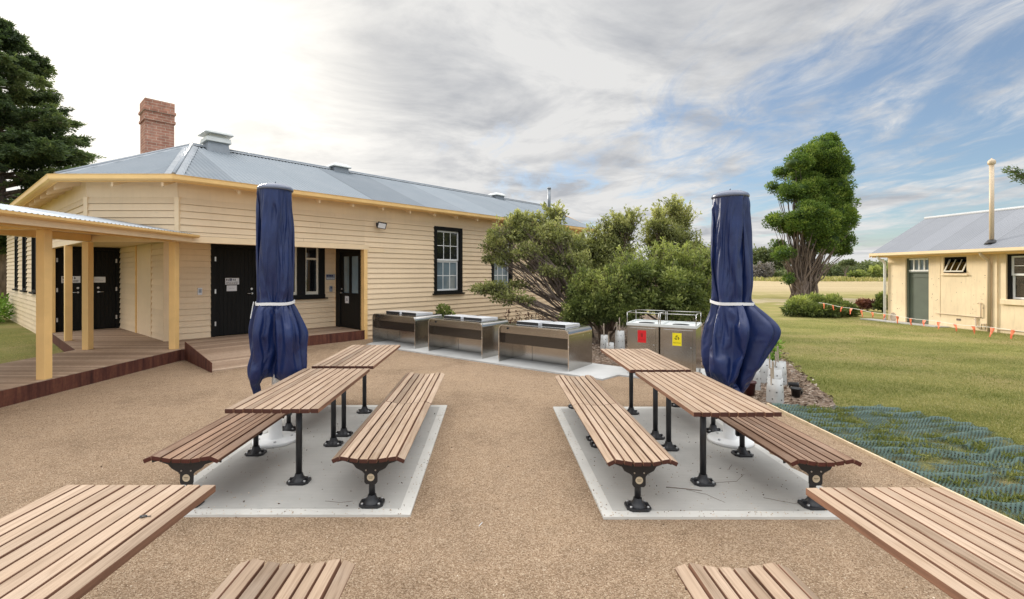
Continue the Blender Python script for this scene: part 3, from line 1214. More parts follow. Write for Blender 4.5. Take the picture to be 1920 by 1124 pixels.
    for p in (C1 + V2(-.0, .02), C1 + d2 * 1.85, C0 + V2(-.12, .06), C1 + d2 * 3.95):
        mb = MB()
        a = math.atan2(d2.y, d2.x) if p not in () else 0
        mb.box(-.062, .062, -.062, .062, DECK, 2.296)
        o = P(mb, 'porch_post', M['ochre'], None, .006)
        o.location = Vb + p
        if (p - C1).length > .5 and p.x < C1.x:
            o.rotation_euler.z = a
    # --- doors
    def plank_door(O, dr, nr, s0, s1, z0, z1, hand, leaf_cols=10, nm='door'):
        mb = MB()
        panel(mb, O, dr, nr, s0, s0 + .09, z0, z1, -.08, .03)
        panel(mb, O, dr, nr, s1 - .09, s1, z0, z1, -.08, .03)
        panel(mb, O, dr, nr, s0 + .09, s1 - .09, z1 - .08, z1, -.08, .028)
        w = (s1 - s0 - .18) / leaf_cols
        for k in range(leaf_cols):
            x = s0 + .09 + k * w
            panel(mb, O, dr, nr, x + .003, x + w - .003, z0 + .01, z1 - .082, -.06, -.02)
        panel(mb, O, dr, nr, s0 + .09, s1 - .09, z0 + .01, z1 - .083, -.07, -.028)
        o = P(mb, nm, M['black'], None, .003)
        mh = MB()
        x = s1 - .20 if hand > 0 else s0 + .20
        c = O + dr * x + nr * -.018 + UP * (z0 + .98)
        mh.tube([c, c + nr * .05], .022, 10)
        mh.tube([c + nr * .05, c + nr * .055 - dr * .11 * hand], [.011, .008], 8)
        c2 = c + UP * .11
        mh.build('handle', M['bolt'], o)
        mh = MB(); mh.tube([c2, c2 + nr * .02], .026, 12)
        mh.build('lock', M['bolt'], o)
        for hz in (.25, 1.0, 1.75):
            m3 = MB()
            xx = s0 + .075 if hand > 0 else s1 - .105
            panel(m3, O, dr, nr, xx, xx + .03, z0 + hz, z0 + hz + .1, -.02, .034)
            m3.build('hinge', M['bolt'], o)
        return o
    plank_door(W0, d, n, .97, 2.06, DECK, 2.37, 1)
    ld = d
    o_l = (NL - n * 0)
    plank_door(NL, d, n, .02, .70, DECK, 2.37, 1, 6)
    plank_door(NL, d, n, .70, 1.36, DECK, 2.37, -1, 6)
    # glazed door in the return wall
    mb = MB()
    O, dr, nr = A, rd, rn
    s0, s1 = .08, 1.42
    panel(mb, O, dr, nr, s0, s0 + .1, DECK, 2.37, -.05, .03)
    panel(mb, O, dr, nr, s1 - .22, s1, DECK, 2.37, -.05, .03)
    panel(mb, O, dr, nr, s0 + .1, s1 - .22, 2.27, 2.37, -.05, .028)
    panel(mb, O, dr, nr, s0 + .1, s1 - .22, DECK + .01, 1.16, -.04, .0)
    panel(mb, O, dr, nr, s0 + .1, s1 - .22, 2.14, 2.268, -.04, .0)
    for x0, x1 in ((s0 + .1, s0 + .22), (s0 + .56, s0 + .68), (s1 - .36, s1 - .22)):
        panel(mb, O, dr, nr, x0, x1, 1.16, 2.14, -.04, -.001)
    o = P(mb, 'glazed_door', M['black'], None, .003)
    for x0, x1 in ((s0 + .22, s0 + .56), (s0 + .68, s1 - .36)):
        m2 = MB()
        panel(m2, O, dr, nr, x0 - .004, x1 + .004, 1.155, 2.145, -.026, -.02)
        m2.build('pane', M['glass_pale'], o)
    mh = MB()
    c = O + dr * (s1 - .29) + nr * .0 + UP * 1.16
    mh.tube([c, c + nr * .05], .02, 10)
    mh.tube([c + nr * .05, c + nr * .055 - dr * .11], [.011, .008], 8)
    mh.build('handle', M['bolt'], o)
    mh = MB(); mh.tube([c + UP * .1, c + UP * .1 + nr * .02], .025, 10)
    mh.build('lock', M['bolt'], o)
    # --- windows
    for (a, c, z0, z1) in win:
        w = sash_window(b, C0, d, n, a, c, z0, z1, 3, 2, M['black'], M['white'], M['glass'], M['glass_pale'], .11, True, .05, .022)
        w.location = Vb
    for (a, c, z0, z1) in lw:
        w = sash_window(b, C1, d2, n2, a, c, z0, z1, 2, 2, M['black'], M['white'], M['glass_pale'], M['glass_pale'], .11, True, .05, .022)
        w.location = Vb
    # porch window: two narrow cream sashes in a wide black frame
    mb = MB()
    s0, s1, z0, z1 = 2.45, 3.73, 1.09, 2.37
    panel(mb, W0, d, n, s0, s0 + .12, z0, z1, -.1, .035)
    panel(mb, W0, d, n, 2.985, 3.19, z0, z1, -.1, .034)
    panel(mb, W0, d, n, s1 - .16, s1, z0, z1, -.1, .035)
    panel(mb, W0, d, n, s0, s1, z0 - .06, z0 + .03, -.1, .06)
    w = P(mb, 'window', M['black'], None, .004)
    m2 = MB()
    panel(m2, W0, d, n, s0 - .05, s1 + .05, z0 - .09, z0 - .061, -.02, .12)
    m2.build('sill', M['black'], w, .004)
    for x0, x1 in ((s0 + .12, 2.985), (3.19, s1 - .16)):
        m3 = MB()
        panel(m3, W0, d, n, x0, x0 + .05, z0 + .03, z1, -.07, -.03)
        panel(m3, W0, d, n, x1 - .05, x1, z0 + .03, z1, -.07, -.03)
        panel(m3, W0, d, n, x0 + .05, x1 - .05, z0 + .03, z0 + .11, -.07, -.031)
        panel(m3, W0, d, n, x0 + .05, x1 - .05, 2.05, 2.10, -.07, -.031)
        m3.build('sash', M['offwhite'], w)
        m4 = MB()
        panel(m4, W0, d, n, x0 + .045, x1 - .045, z0 + .1, 2.055, -.058, -.052)
        panel(m4, W0, d, n, x0 + .045, x1 - .045, 2.095, z1, -.058, -.052)
        m4.build('pane', M['glass'], w)
    # small things fixed to the wall
    mb = MB()
    panel(mb, W0, d, n, .70, .79, 1.20, 1.36, .0, .05)
    o = P(mb, 'switch_box', M['paper'], None, .005)
    m2 = MB(); panel(m2, W0, d, n, .715, .775, 1.25, 1.33, .05, .053); m2.build('switch_panel', M['sign_grey'], o)
    mb = MB()
    panel(mb, W0, d, n, 3.86, 3.94, 1.18, 1.34, .0, .05)
    o = P(mb, 'intercom', M['sign_grey'], None, .005)
    m2 = MB(); panel(m2, W0, d, n, 3.88, 3.92, 1.27, 1.31, .05, .053); m2.build('lens', M['ink_blue'], o)
    # blank board patch beside the porch corner
    mb = MB()
    panel(mb, C0, d, n, S_A + .10, S_A + .58, 2.235, 2.33, .0, .03)
    P(mb, 'patch_board', M['cream_trim'], None, .004)
    # --- roof
    GL, G1, G0 = C1 + n2 * .47 + d2 * (T_END + .4), V2(-8.0, 8.5), V2(-5.83, 8.5)
    GR = G0 + d * 14.89
    EZ = 3.50
    R0 = V2(-7.43, 11.5, 4.87)
    R1 = R0 + d * 14.45
    mb = MB()
    # facade plane: u along d from G0, v up slope
    foot = G0 + d * ((R0 - G0).dot(d))
    rise = Vector((R0.x - foot.x, R0.y - foot.y, R0.z - EZ))
    Ls = rise.length
    vv = rise.normalized()
    sR0 = (R0 - G0).dot(d)
    sR1 = (R1 - G0).dot(d)
    rake_end = 14.98
    hiF = lambda a: Ls * min(1.0, max(0.0, a / sR0))
    corrugated(mb, G0 + UP * EZ, d, vv, lambda a: -.03, hiF, 0.0, 14.98, nrm=d.cross(vv).normalized())
    f = P(mb, 'roof', M['roof'])
    mb = MB()
    # chamfer plane
    foot2 = V2(R0.x, 8.5)
    rise2 = Vector((0, R0.y - 8.5, R0.z - EZ))
    L2 = rise2.length
    v2 = rise2.normalized()
    cl = R0.x - G1.x
    cr = G0.x - R0.x
    # hip at right runs G0->R0, at left G1->R0
    hiC = lambda a: L2 * (max(0.0, min(1, a / max(cl, .01))) if a < cl else max(0.0, min(1.0, (G0.x - G1.x - a) / cr)))
    corrugated(mb, G1 + UP * EZ, V2(1, 0), v2, lambda a: -.03, hiC, 0.0, G0.x - G1.x, nrm=V2(1, 0).cross(v2).normalized())
    P(mb, 'roof', M['roof2'])
    # left plane, its back and the back of the long wing
    mb = MB()
    RL = R0 + d2 * (T_END + .2)
    mb.add([G1 + UP * EZ, R0, RL, GL + UP * EZ], [(0, 3, 2, 1)])
    BL = RL - n2 * 3.0; BL.z = EZ
    BX = R0 - n * 3.3 - n2 * 3.0; BX.z = EZ
    mb.add([R0, RL, BL, BX], [(0, 1, 2, 3)])
    BR = R1 - n * 3.3; BR.z = EZ
    mb.add([R0, BX, BR, R1], [(0, 1, 2, 3)])
    P(mb, 'roof', M['roof2'])
    # ridge and hip cappings
    mb = MB()
    for a, c, wd in ((R0, G0 + UP * EZ, .15), (R0, G1 + UP * EZ, .12)):
        mb.tube([a + UP * .012, c + UP * .012], .035, 8)
        dv = (c - a).normalized()
        sd = dv.cross(UP).normalized()
        for sg in (1, -1):
            nrmv = (UP if True else UP)
            q = sd * wd * sg
            # lie on the roof plane on that side
            drop = -.055 * wd / .2
            mb.add([a + UP * .024, c + UP * .024, c + q + UP * (.030 + drop * 1.0), a + q + UP * (.030 + drop)], [(0, 1, 2, 3)])
    mb.tube([R0 + UP * .02, R1 + UP * .02], .04, 8)
    sdF = -vv
    sdB = Vector((-n.x * 3.3, -n.y * 3.3, EZ - 4.87)).normalized()
    for sdv in (sdF, sdB):
        mb.add([R0 + UP * .03, R1 + UP * .03, R1 + sdv * .17 + UP * .028, R0 + sdv * .17 + UP * .028], [(0, 1, 2, 3)])
    P(mb, 'ridge_cap', M['zinc'])
    # gutter
    mb = MB()
    prof = [(-.02, 3.385), (.06, 3.385), (.095, 3.41), (.10, 3.475), (.112, 3.495), (.085, 3.495), (.08, 3.42), (-.02, 3.40)]
    sweep(mb, [GL, G1, G0, GR], prof)
    P(mb, 'gutter', M['ochre'])
    mb = MB()
    sweep(mb, [GL, G1, G0, GR], [(-.045, 3.372), (-.02, 3.372), (-.02, 3.47), (-.045, 3.47)])
    P(mb, 'fascia', M['ochre'])
    # barge board on the far gable
    mb = MB()
    mb.prism([GR + UP * 3.36, GR + UP * 3.5, R1 + UP * .0 + d * .02, R1 - UP * .15 + d * .02], d * .025)
    P(mb, 'barge_board', M['ochre'])
    # soffit lining and rafter tails
    mb = MB()
    li = .05
    for (a, c, outn) in ((G0, GR, n), (G1, G0, V2(0, -1)), (GL, G1, n2)):
        ia, ic = a - outn * .04 + UP * 3.44, c - outn * .04 + UP * 3.44
        wa, wc = a - outn * .5 + UP * 3.635, c - outn * .5 + UP * 3.635
        mb.add([ia, ic, wc, wa], [(0, 1, 2, 3)])
    P(mb, 'soffit', M['soffit'])

    def rafter(p, outn):
        mb = MB()
        sd = V2(outn.y, -outn.x) * .022
        top0, top1 = p + outn * .40 + UP * 3.452, p + UP * 3.625
        mb.prism([top0 - sd, top1 - sd, top1 - sd - UP * .17, top0 - sd - UP * .155], sd * 2)
        P(mb, 'rafter_tail', M['cream_trim'])
    for k in range(16):
        rafter(C0 + d * (.96 + .85 * k), n)
    rafter(C0 + V2(-.02, 0), V2(0, -1))
    rafter(C0 + V2(-.95, 0), V2(0, -1))
    for k in range(14):
        rafter(C1 + d2 * (.5 + .85 * k), n2)
    # chimney
    cx = V2(-10.72, 14.15)
    ch = MB()
    w = .74
    def ring(hw, z0, z1):
        ch.box(-hw, hw, -hw, hw, z0, z1)
    ring(w / 2, 3.6, 6.34); ring(w / 2 + .035, 6.34, 6.42); ring(w / 2 + .012, 6.42, 6.62)
    ring(w / 2 + .045, 6.62, 6.70); ring(w / 2 + .012, 6.70, 6.99)
    o = P(ch, 'chimney', M['brick'], None, .006)
    o.location = Vb + cx + d * .37 + V2(0, .1)
    o.rotation_euler.z = math.atan2(d.y, d.x)
    # roof ventilators
    def ventilator(pos, sc, full):
        mb = MB()
        def frus(h0, h1, z0, z1, m=0):
            mb.add([V2(-h0, -h0, z0), V2(h0, -h0, z0), V2(h0, h0, z0), V2(-h0, h0, z0), V2(-h1, -h1, z1), V2(h1, -h1, z1), V2(h1, h1, z1), V2(-h1, h1, z1)],
                   [(3, 2, 1, 0), (4, 5, 6, 7), (0, 1, 5, 4), (1, 2, 6, 5), (2, 3, 7, 6), (3, 0, 4, 7)], m)
        if full:
            frus(.33, .26, -.30, .20, 1)
            frus(.33, .31, .19, .32)
            frus(.20, .20, .30, .42)
            frus(.38, .36, .42, .47)
            frus(.36, .22, .469, .62)
        else:
            frus(.26, .24, -.2, .06, 1)
            frus(.32, .31, .06, .10)
            frus(.31, .18, .099, .19)
        o = P(mb, 'roof_ventilator', [M['vent'], M['zinc']], None, .006)
        o.location = Vb + pos
        o.rotation_euler.z = math.atan2(d.y, d.x)
        o.scale = (sc, sc, sc)
    ventilator(R0 + d * .50 + n * .10 - UP * .06, .86, True)
    ventilator(R0 + d * 3.9 + UP * .0, .95, False)
    ventilator(R0 + d * 11.1, .95, False)
    mb = MB()
    fp = R0 + d * 13.6 + n * .9 - UP * .42
    mb.tube([fp, fp + UP * 1.02], .07, 10)
    mb.lathe([(.09, 0), (.09, .05), (.03, .1)], fp + UP * 1.0, 10)
    P(mb, 'flue_pipe', M['zinc'])
    return b


B = main_building()


# ------------------------------------------------------------------ deck, ramp
def deck():
    t = thing('timber_deck', 'weathered timber deck and walkway edged in rusty steel under the porch', 'deck')
    W0 = C0 - n * REC
    NL = C1 + d2 * S_A
    ND = NL + d * 1.36
    Pc = W0 + d * .10
    z = lambda x, y: V2(x, y, DECK)
    zz = lambda p: V2(p.x, p.y, DECK)
    for poly, dr in (([z(-8.0, 2.6), z(-6.36, 2.6), z(-6.02, 8.99), z(-8.0, 8.92)], V2(1, .02)),
                     ([z(-8.0, 8.925), z(-6.02, 8.995), zz(Pc), zz(ND), zz(NL)], V2(1, .02)),
                     ([z(-6.02, 9.0), zz(A + n * .03), zz(A - n * REC), zz(Pc)], d)):
        mb = MB()
        deck_boards(mb, poly, dr)
        mb.build('boards', M['deck'], t)

    def plate(a, c, za0, za1, zc0, zc1, th=.012):
        mb = MB()
        dv = (c - a).normalized()
        sd = V2(dv.y, -dv.x) * th
        mb.prism([a + UP * za0, c + UP * zc0, c + UP * zc1, a + UP * za1], sd)
        mb.build('steel_edge', M['rust'], t)
    plate(V2(-6.36, 2.6), V2(-6.02, 8.99), -.05, .212, -.05, .212)
    plate(V2(-6.02, 8.99), C0 + d * .12, -.05, .21, -.05, .21)
    plate(C0 + d * 1.52 + n * .04, A + n * .04 - d * .02, -.05, .235, -.05, .235)
    plate(V2(-8.0, 2.6), V2(-8.0, 8.92), -.05, .21, -.05, .21)
    plate(V2(-8.0, 8.92), NL, -.05, .21, -.05, .21)
    r = thing('access_ramp', 'short timber ramp with rusty steel sides climbing to the porch', 'ramp')
    a0, a1 = C0 + d * .12, C0 + d * 1.52
    RL = 1.62
    mb = MB()
    zf = lambda p: DECK - (p - C0).dot(n) / RL * (DECK - .025)
    deck_boards(mb, [a0, a1, a1 + n * RL, a0 + n * RL], d, zfun=zf)
    mb.build('boards', M['deck'], r)
    t = r
    plate(a0, a0 + n * (RL + .05), -.05, .36, -.05, .17)
    plate(a1, a1 + n * (RL + .05), -.05, .36, -.05, .17)


deck()


# ------------------------------------------------------------------ verandah
def verandah():
    t = thing('verandah', 'low verandah on square ochre posts with a zinc roof beside the porch', 'verandah', (-6.2, 6.47, 0))
    L = Vector((6.2, -6.47, 0))

    def P(mb, name, mats, bevel=0):
        o = mb.build(name, mats, t, bevel); o.location = L; return o
    for (x, y) in ((-6.24, 6.47), (-6.36, 3.6), (-7.75, 3.6)):
        mb = MB(); mb.box(x - .06, x + .06, y - .06, y + .06, DECK, 2.30)
        P(mb, 'post', M['ochre'], .006)
    Y0, Y1 = 2.6, 8.90
    mb = MB()
    mb.box(-6.27, -6.13, Y0, Y1, 2.301, 2.43)
    P(mb, 'beam', M['ochre'], .004)
    mb = MB()
    mb.box(-7.82, -7.68, Y0, Y1, 2.301, 2.43)
    P(mb, 'beam', M['ochre'], .004)
    mb = MB()
    mb.box(-7.67, -6.28, 6.40, 6.54, 2.302, 2.425)
    P(mb, 'beam', M['ochre'], .004)
    mb = MB()
    mb.box(-8.5, -5.86, Y0, Y1 + .02, 2.432, 2.445)
    P(mb, 'ceiling', M['soffit'])
    mb = MB()
    # fascia boards
    mb.box(-5.86, -5.835, Y0, 9.02, 2.30, 2.42)
    P(mb, 'fascia', M['cream_trim'], .003)
    mb = MB()
    sweep(mb, [V2(-5.83, 9.12), V2(-5.83, Y0)][::-1], [(0, 2.385), (.07, 2.385), (.095, 2.405), (.10, 2.44), (.085, 2.44), (.07, 2.41), (0, 2.40)])
    P(mb, 'gutter', M['ochre'])
    mb = MB()
    dirv = V2(-1, 0, .178).normalized()
    corrugated(mb, V2(-5.76, Y0, 2.445), V2(0, 1), dirv, lambda a: 0, lambda a: 1.62, 0, Y1 - Y0 + .02, .076, .008, V2(.178, 0, 1).normalized())
    dirw = V2(1, 0, .178).normalized()
    corrugated(mb, V2(-8.95, Y0, 2.445), V2(0, 1), dirw, lambda a: 0, lambda a: 1.62, 0, Y1 - Y0 + .02, .076, .008, V2(-.178, 0, 1).normalized())
    mb.add([V2(-5.76, 8.92, 2.447), V2(-5.79, 9.16, 2.447), V2(-6.06, 8.93, 2.50)], [(0, 1, 2)])
    P(mb, 'roof', M['roof_v'])


verandah()


# ------------------------------------------------------------------ signs and fittings on the wall
def text_mesh(body, size, mat, parent, O, dr, upv, name='lettering'):
    cu = bpy.data.curves.new(name, 'FONT')
    cu.body = body
    cu.size = size
    cu.align_x = 'CENTER'
    cu.align_y = 'CENTER'
    tmp = bpy.data.objects.new('tmp', cu)
    C.objects.link(tmp)
    bpy.context.view_layer.update()
    me = bpy.data.meshes.new_from_object(tmp.evaluated_get(bpy.context.evaluated_depsgraph_get()))
    bpy.data.objects.remove(tmp)
    me.materials.clear()
    me.materials.append(mat)
    o = bpy.data.objects.new(name, me)
    C.objects.link(o)
    nr = dr.cross(upv)
    mw = Matrix((( dr.x, upv.x, nr.x, O.x), (dr.y, upv.y, nr.y, O.y), (dr.z, upv.z, nr.z, O.z), (0, 0, 0, 1)))
    o.parent = parent
    o.matrix_local = mw
    return o


def sign_board(name, label, O, dr, nr, w, h, mat, marks, cat='sign', group=None):
    """flat board centred on O; marks: list of (x0,x1,z0,z1,mat) in board fractions"""
    rt = thing(name, label, cat, O, 0, group)
    mb = MB()
    mb.obox(-dr * w / 2 - UP * h / 2, dr * w, nr * .006, UP * h)
    mb.build('board', mat, rt, .0015)
    by = {}
    for (x0, x1, z0, z1, mt) in marks:
        m2 = by.setdefault(mt, MB())
        m2.obox(dr * (x0 - .5) * w + UP * (z0 - .5) * h + nr * .0062, dr * (x1 - x0) * w, nr * .0012, UP * (z1 - z0) * h)
    for mt, m2 in by.items():
        m2.build('print', M[mt], rt)
    return rt


def text_line(x0, x1, z0, z1, k, mt='ink', seed=1):
    r = random.Random(seed)
    out = []
    x = x0
    while x < x1 - .01:
        w = r.uniform(.018, .04)
        out.append((x, min(x + w, x1), z0, z0 + (z1 - z0) * r.uniform(.7, 1), mt))
        x += w + (.012 if r.random() < .75 else .035)
    return out


def picto():
    """toilet pictograms, reading left to right"""
    q = []
    for cx_, kind in ((.09, 'm'), (.20, 'f'), (.565, 'm'), (.70, 'f')):
        q.append((cx_ - .018, cx_ + .018, .85, .92, 'ink'))
        if kind == 'm':
            q += [(cx_ - .035, cx_ + .035, .68, .83, 'ink'), (cx_ - .022, cx_ - .004, .54, .68, 'ink'), (cx_ + .004, cx_ + .022, .54, .68, 'ink')]
        else:
            q += [(cx_ - .026, cx_ + .026, .74, .83, 'ink'), (cx_ - .045, cx_ + .045, .63, .74, 'ink'), (cx_ - .018, cx_ + .018, .54, .63, 'ink')]
    q += [(.29, .47, .53, .94, 'ink_blue')]
    return q


def wheelchair(rt, dr, nr, w, h):
    """white access symbol on the navy square"""
    mb = MB()
    c = dr * (.38 - .5) * w + UP * (.70 - .5) * h + nr * .0078
    s = h * .4
    ring = []
    for k in range(16):
        a = PI * (.75 + 1.45 * k / 15)
        ring.append(c + dr * (math.cos(a) * s * .24 - s * .02) + UP * (math.sin(a) * s * .24 - s * .1))
    mb.tube(ring, s * .04, 5)
    mb.tube([c + UP * s * .26 - dr * s * .05, c + UP * s * .0 - dr * s * .03, c + dr * s * .17, c + dr * s * .25 - UP * s * .25], s * .045, 5)
    mb.disc(c + UP * s * .36 - dr * s * .05 + nr * .001, nr, s * .07)
    mb.build('access_symbol', M['paper'], rt)


def signs():
    W0 = C0 - n * REC
    NL = C1 + d2 * S_A
    lines = text_line(.06, .95, .31, .42, 8, seed=3) + text_line(.06, .90, .12, .24, 8, seed=4)
    O = W0 + d * 1.43 - n * .018 + UP * 1.50
    rt = sign_board('toilet_sign', 'white sign with toilet symbols on the black door nearest the ramp', O, d, n, .30, .155, M['paper'], picto() + lines)
    wheelchair(rt, d, n, .30, .155)
    O = W0 + d * 1.42 - n * .018 + UP * 1.335
    sign_board('paper_notice', 'small white paper taped under the toilet sign on the door by the ramp', O, d, n, .22, .135, M['paper'], text_line(.24, .78, .46, .54, 5, 'sign_grey', 7), 'notice')
    O = NL + d * .37 - n * .018 + UP * 1.53
    rt = sign_board('toilet_sign', 'shaded white toilet sign on the double doors behind the ochre posts', O, d, n, .36, .17, M['paper'], picto() + lines)
    wheelchair(rt, d, n, .36, .17)
    O = NL + d * .93 - n * .018 + UP * 1.52
    sign_board('paper_notice', 'paper notice on the right leaf of the shaded double doors', O, d, n, .24, .15, M['paper'], text_line(.1, .5, .56, .64, 5, 'sign_grey', 8) + text_line(.1, .8, .36, .44, 5, 'sign_grey', 9), 'notice')
    O = W0 + d * 3.895 + n * .026 + UP * 1.585
    rt = sign_board('facilities_sign', 'grey sign with dark symbols on the boards between porch window and glazed door', O, d, n, .27, .15, M['sign_grey'],
                    [(.05, .22, .55, .9, 'ink_blue'), (.26, .40, .55, .9, 'ink_blue'), (.43, .60, .55, .9, 'ink_blue'), (.64, .76, .55, .9, 'ink_blue')] + text_line(.06, .92, .14, .34, 5, 'paper', 11))
    rd, rn = -n, -d
    O = A + rd * .86 + rn * .002 + UP * .98
    sign_board('paper_notice', 'small white notice on the lower panel of the glazed porch door', O, rd * -1, rn, .19, .19, M['paper'], text_line(.25, .75, .55, .65, 4, 'ink_blue', 12) + text_line(.2, .8, .38, .48, 4, 'ink_blue', 13), 'notice')
    # floodlight
    s = 4.42
    p = C0 + d * s + n * .02 + UP * 2.96
    fl = thing('floodlight', 'black floodlight with a white lens on the upper weatherboards', 'light', p)
    mb = MB()
    mb.obox(-d * .035 - UP * .05, d * .07, n * .03, UP * .1)
    mb.tube([n * .03, n * .12 - UP * .01], .012, 8)
    mb.build('bracket', M['steel_black'], fl)
    mb = MB()
    fn = (n * .85 - UP * .42 - d * .35).normalized()
    fu = d.cross(fn).normalized() * -1
    if fu.z < 0: fu = -fu
    fr = fu.cross(fn)
    c = n * .17 - UP * .03 + d * .03
    mb.obox(c - fr * .115 - fu * .085 - fn * .03, fr * .23, fu * .17, fn * .05)
    mb.build('housing', M['steel_black'], fl, .006)
    mb = MB()
    mb.obox(c - fr * .095 - fu * .065 + fn * .0201, fr * .19, fu * .13, fn * .003)
    mb.build('lens', M['paper'], fl)


signs()
# ================================================================== picnic furniture
def foot_mb(mb, x, y, z, w=.172, l=.135):
    """cast base plate with a sloping socket and four bolts"""
    hx, hy = w / 2, l / 2
    c = .03
    oct_ = [(-hx + c, -hy), (hx - c, -hy), (hx, -hy + c), (hx, hy - c), (hx - c, hy), (-hx + c, hy), (-hx, hy - c), (-hx, -hy + c)]
    mb.prism([V2(x + a, y + b, z) for a, b in oct_], UP * .018)
    for sx in (-1, 1):
        for sy in (-1, 1):
            mb.lathe([(.010, 0), (.010, .010), (.006, .014)], (x + sx * (w / 2 - .026), y + sy * (l / 2 - .024), z + .018), 8, 1)
    mb.lathe([(.060, 0), (.050, .012), (.034, .034), (.030, .055)], (x, y, z + .017), 14)
    for sx in (-1, 1):
        mb.obox(V2(x + sx * .03 - .008 * 0, y - .006, z + .017), V2(sx * .042, 0), V2(0, .012), UP * .02)


PADZ = .024


def slat(mb, xc, zc, w, th, y0, y1, tilt, tint, r=None):
    c, s = math.cos(tilt), math.sin(tilt)
    a = V2(c, 0, s) * w
    up = V2(-s, 0, c) * th
    o = V2(xc, y0, zc) - a / 2 - up
    mb.obox(o, a, V2(0, y1 - y0), up, 0, tint)


def table(label, x, y0, y1, w, legs, ztop=.745, mat='slat', base=PADZ, group='timber picnic tables', seed=0):
    r = random.Random(seed)
    cy = (y0 + y1) / 2
    t = thing('picnic_table', label, 'table', (x, cy, base), 0, group)
    N = 10
    pitch = w / N
    mb = MB()
    for k in range(N):
        dy0, dy1 = r.uniform(-.003, .003), r.uniform(-.003, .003)
        slat(mb, -w / 2 + pitch * (k + .5), ztop - base + r.uniform(-.0012, .0012), pitch - .010, .032, y0 - cy + dy0, y1 - cy + dy1, r.uniform(-.006, .006), min(1, max(0, r.gauss(.5, .17))))
    mb.build('tabletop', M[mat], t, .003)
    zu = ztop - base - .033
    mb = MB()
    for ly in legs:
        q = ly - cy
        mb.box(-w / 2 + .06, w / 2 - .06, q - .022, q + .022, zu - .03, zu)
    mb.box(-.03, .03, min(legs) - cy, max(legs) - cy, zu - .052, zu - .031)
    mb.build('under_frame', M['steel_black'], t, .002)
    for ly in legs:
        q = ly - cy
        mb = MB()
        mb.tube([V2(0, q, .06), V2(0, q, zu - .031)], .024, 16)
        lg = mb.build('leg', M['steel_black'], t)
        mb = MB(); foot_mb(mb, 0, q, 0)
        mb.build('foot', [M['steel_black'], M['bolt']], t, .002)
    return t


PROF = [(-.5, -.030), (-.37, 0.0), (-.12, -.022), (.12, -.022), (.37, 0.0), (.5, -.030)]


def prof_z(u):
    for (a, za), (b, zb) in zip(PROF[:-1], PROF[1:]):
        if a <= u <= b:
            return za + (zb - za) * (u - a) / (b - a), (zb - za) / (b - a)
    return PROF[-1][1], 0


def bench(label, x, y0, y1, w, feet, ztop=.415, mat='slat', base=PADZ, group='slatted timber benches', seed=0, tone=.5, dark=()):
    r = random.Random(seed)
    cy = (y0 + y1) / 2
    t = thing('bench', label, 'bench', (x, cy, base), 0, group)
    N = 8
    pitch = w / N
    mb = MB()
    zt = ztop - base
    for k in range(N):
        u = (k + .5) / N - .5
        z, sl = prof_z(u)
        tn = r.gauss(tone, .19)
        if k in dark: tn = r.uniform(0, .12)
        slat(mb, u * w, zt + z, pitch - .0115, .030, y0 - cy + r.uniform(-.003, .003), y1 - cy + r.uniform(-.003, .003), math.atan(sl / w), min(1, max(0, tn)))
    mb.build('seat', M[mat], t, .003)
    for i, fy in enumerate(feet):
        q = fy - cy
        sgn = -1 if i == 0 else 1
        yp = q - .035 if i == 0 else q + .023
        mb = MB()
        zb = zt - .032
        top = [(u * w, zb + prof_z(u)[0]) for u in (-.45, -.37, -.24, -.12, 0, .12, .24, .37, .45)]
        low = [(.45 * w, zb - .042), (.37 * w, zb - .030), (.24 * w, zb - .055), (.105, zb - .085), (.062, zb - .108), (.047, zb - .125),
               (.047, zb - .185), (.036, zb - .20), (-.036, zb - .20), (-.047, zb - .185), (-.047, zb - .125), (-.062, zb - .108), (-.105, zb - .085), (-.24 * w, zb - .055), (-.37 * w, zb - .030), (-.45 * w, zb - .042)]
        mb.prism([V2(a, yp, b) for a, b in top + low], V2(0, .012))
        br = mb.build('bracket', M['steel_black'], t, .002)
        face = yp - .0015 if i == 0 else yp + .0135
        mb = MB()
        cz = zb - .150
        mb.tube([V2(0, face - .001, cz), V2(0, face + .001, cz)], .0265, 18, 0)
        bd = mb.build('badge', M['badge'], br)
        mb = MB()
        yy = face - .0018 if i == 0 else face + .0018
        for k in range(5):
            mb.box(-.016 + k * .0068, -.011 + k * .0068, yy - .0004, yy + .0004, cz + .002, cz + .006)
        mb.box(-.012, .012, yy - .0004, yy + .0004, cz - .007, cz - .005)
        mb.build('badge_print', M['twig'], bd)
        mb = MB()
        for sx in (-1, 1):
            mb.tube([V2(sx * .034, face - .003, zb - .098), V2(sx * .034, face + .003, zb - .098)], .0055, 8)
        mb.build('bolts', M['bolt'], br)
        mb = MB()
        mb.tube([V2(0, q, .06), V2(0, q, zb - .07)], .0225, 16)
        mb.build('leg', M['steel_black'], t)
        mb = MB(); foot_mb(mb, 0, q, 0)
        mb.build('foot', [M['steel_black'], M['bolt']], t, .002)
    return t


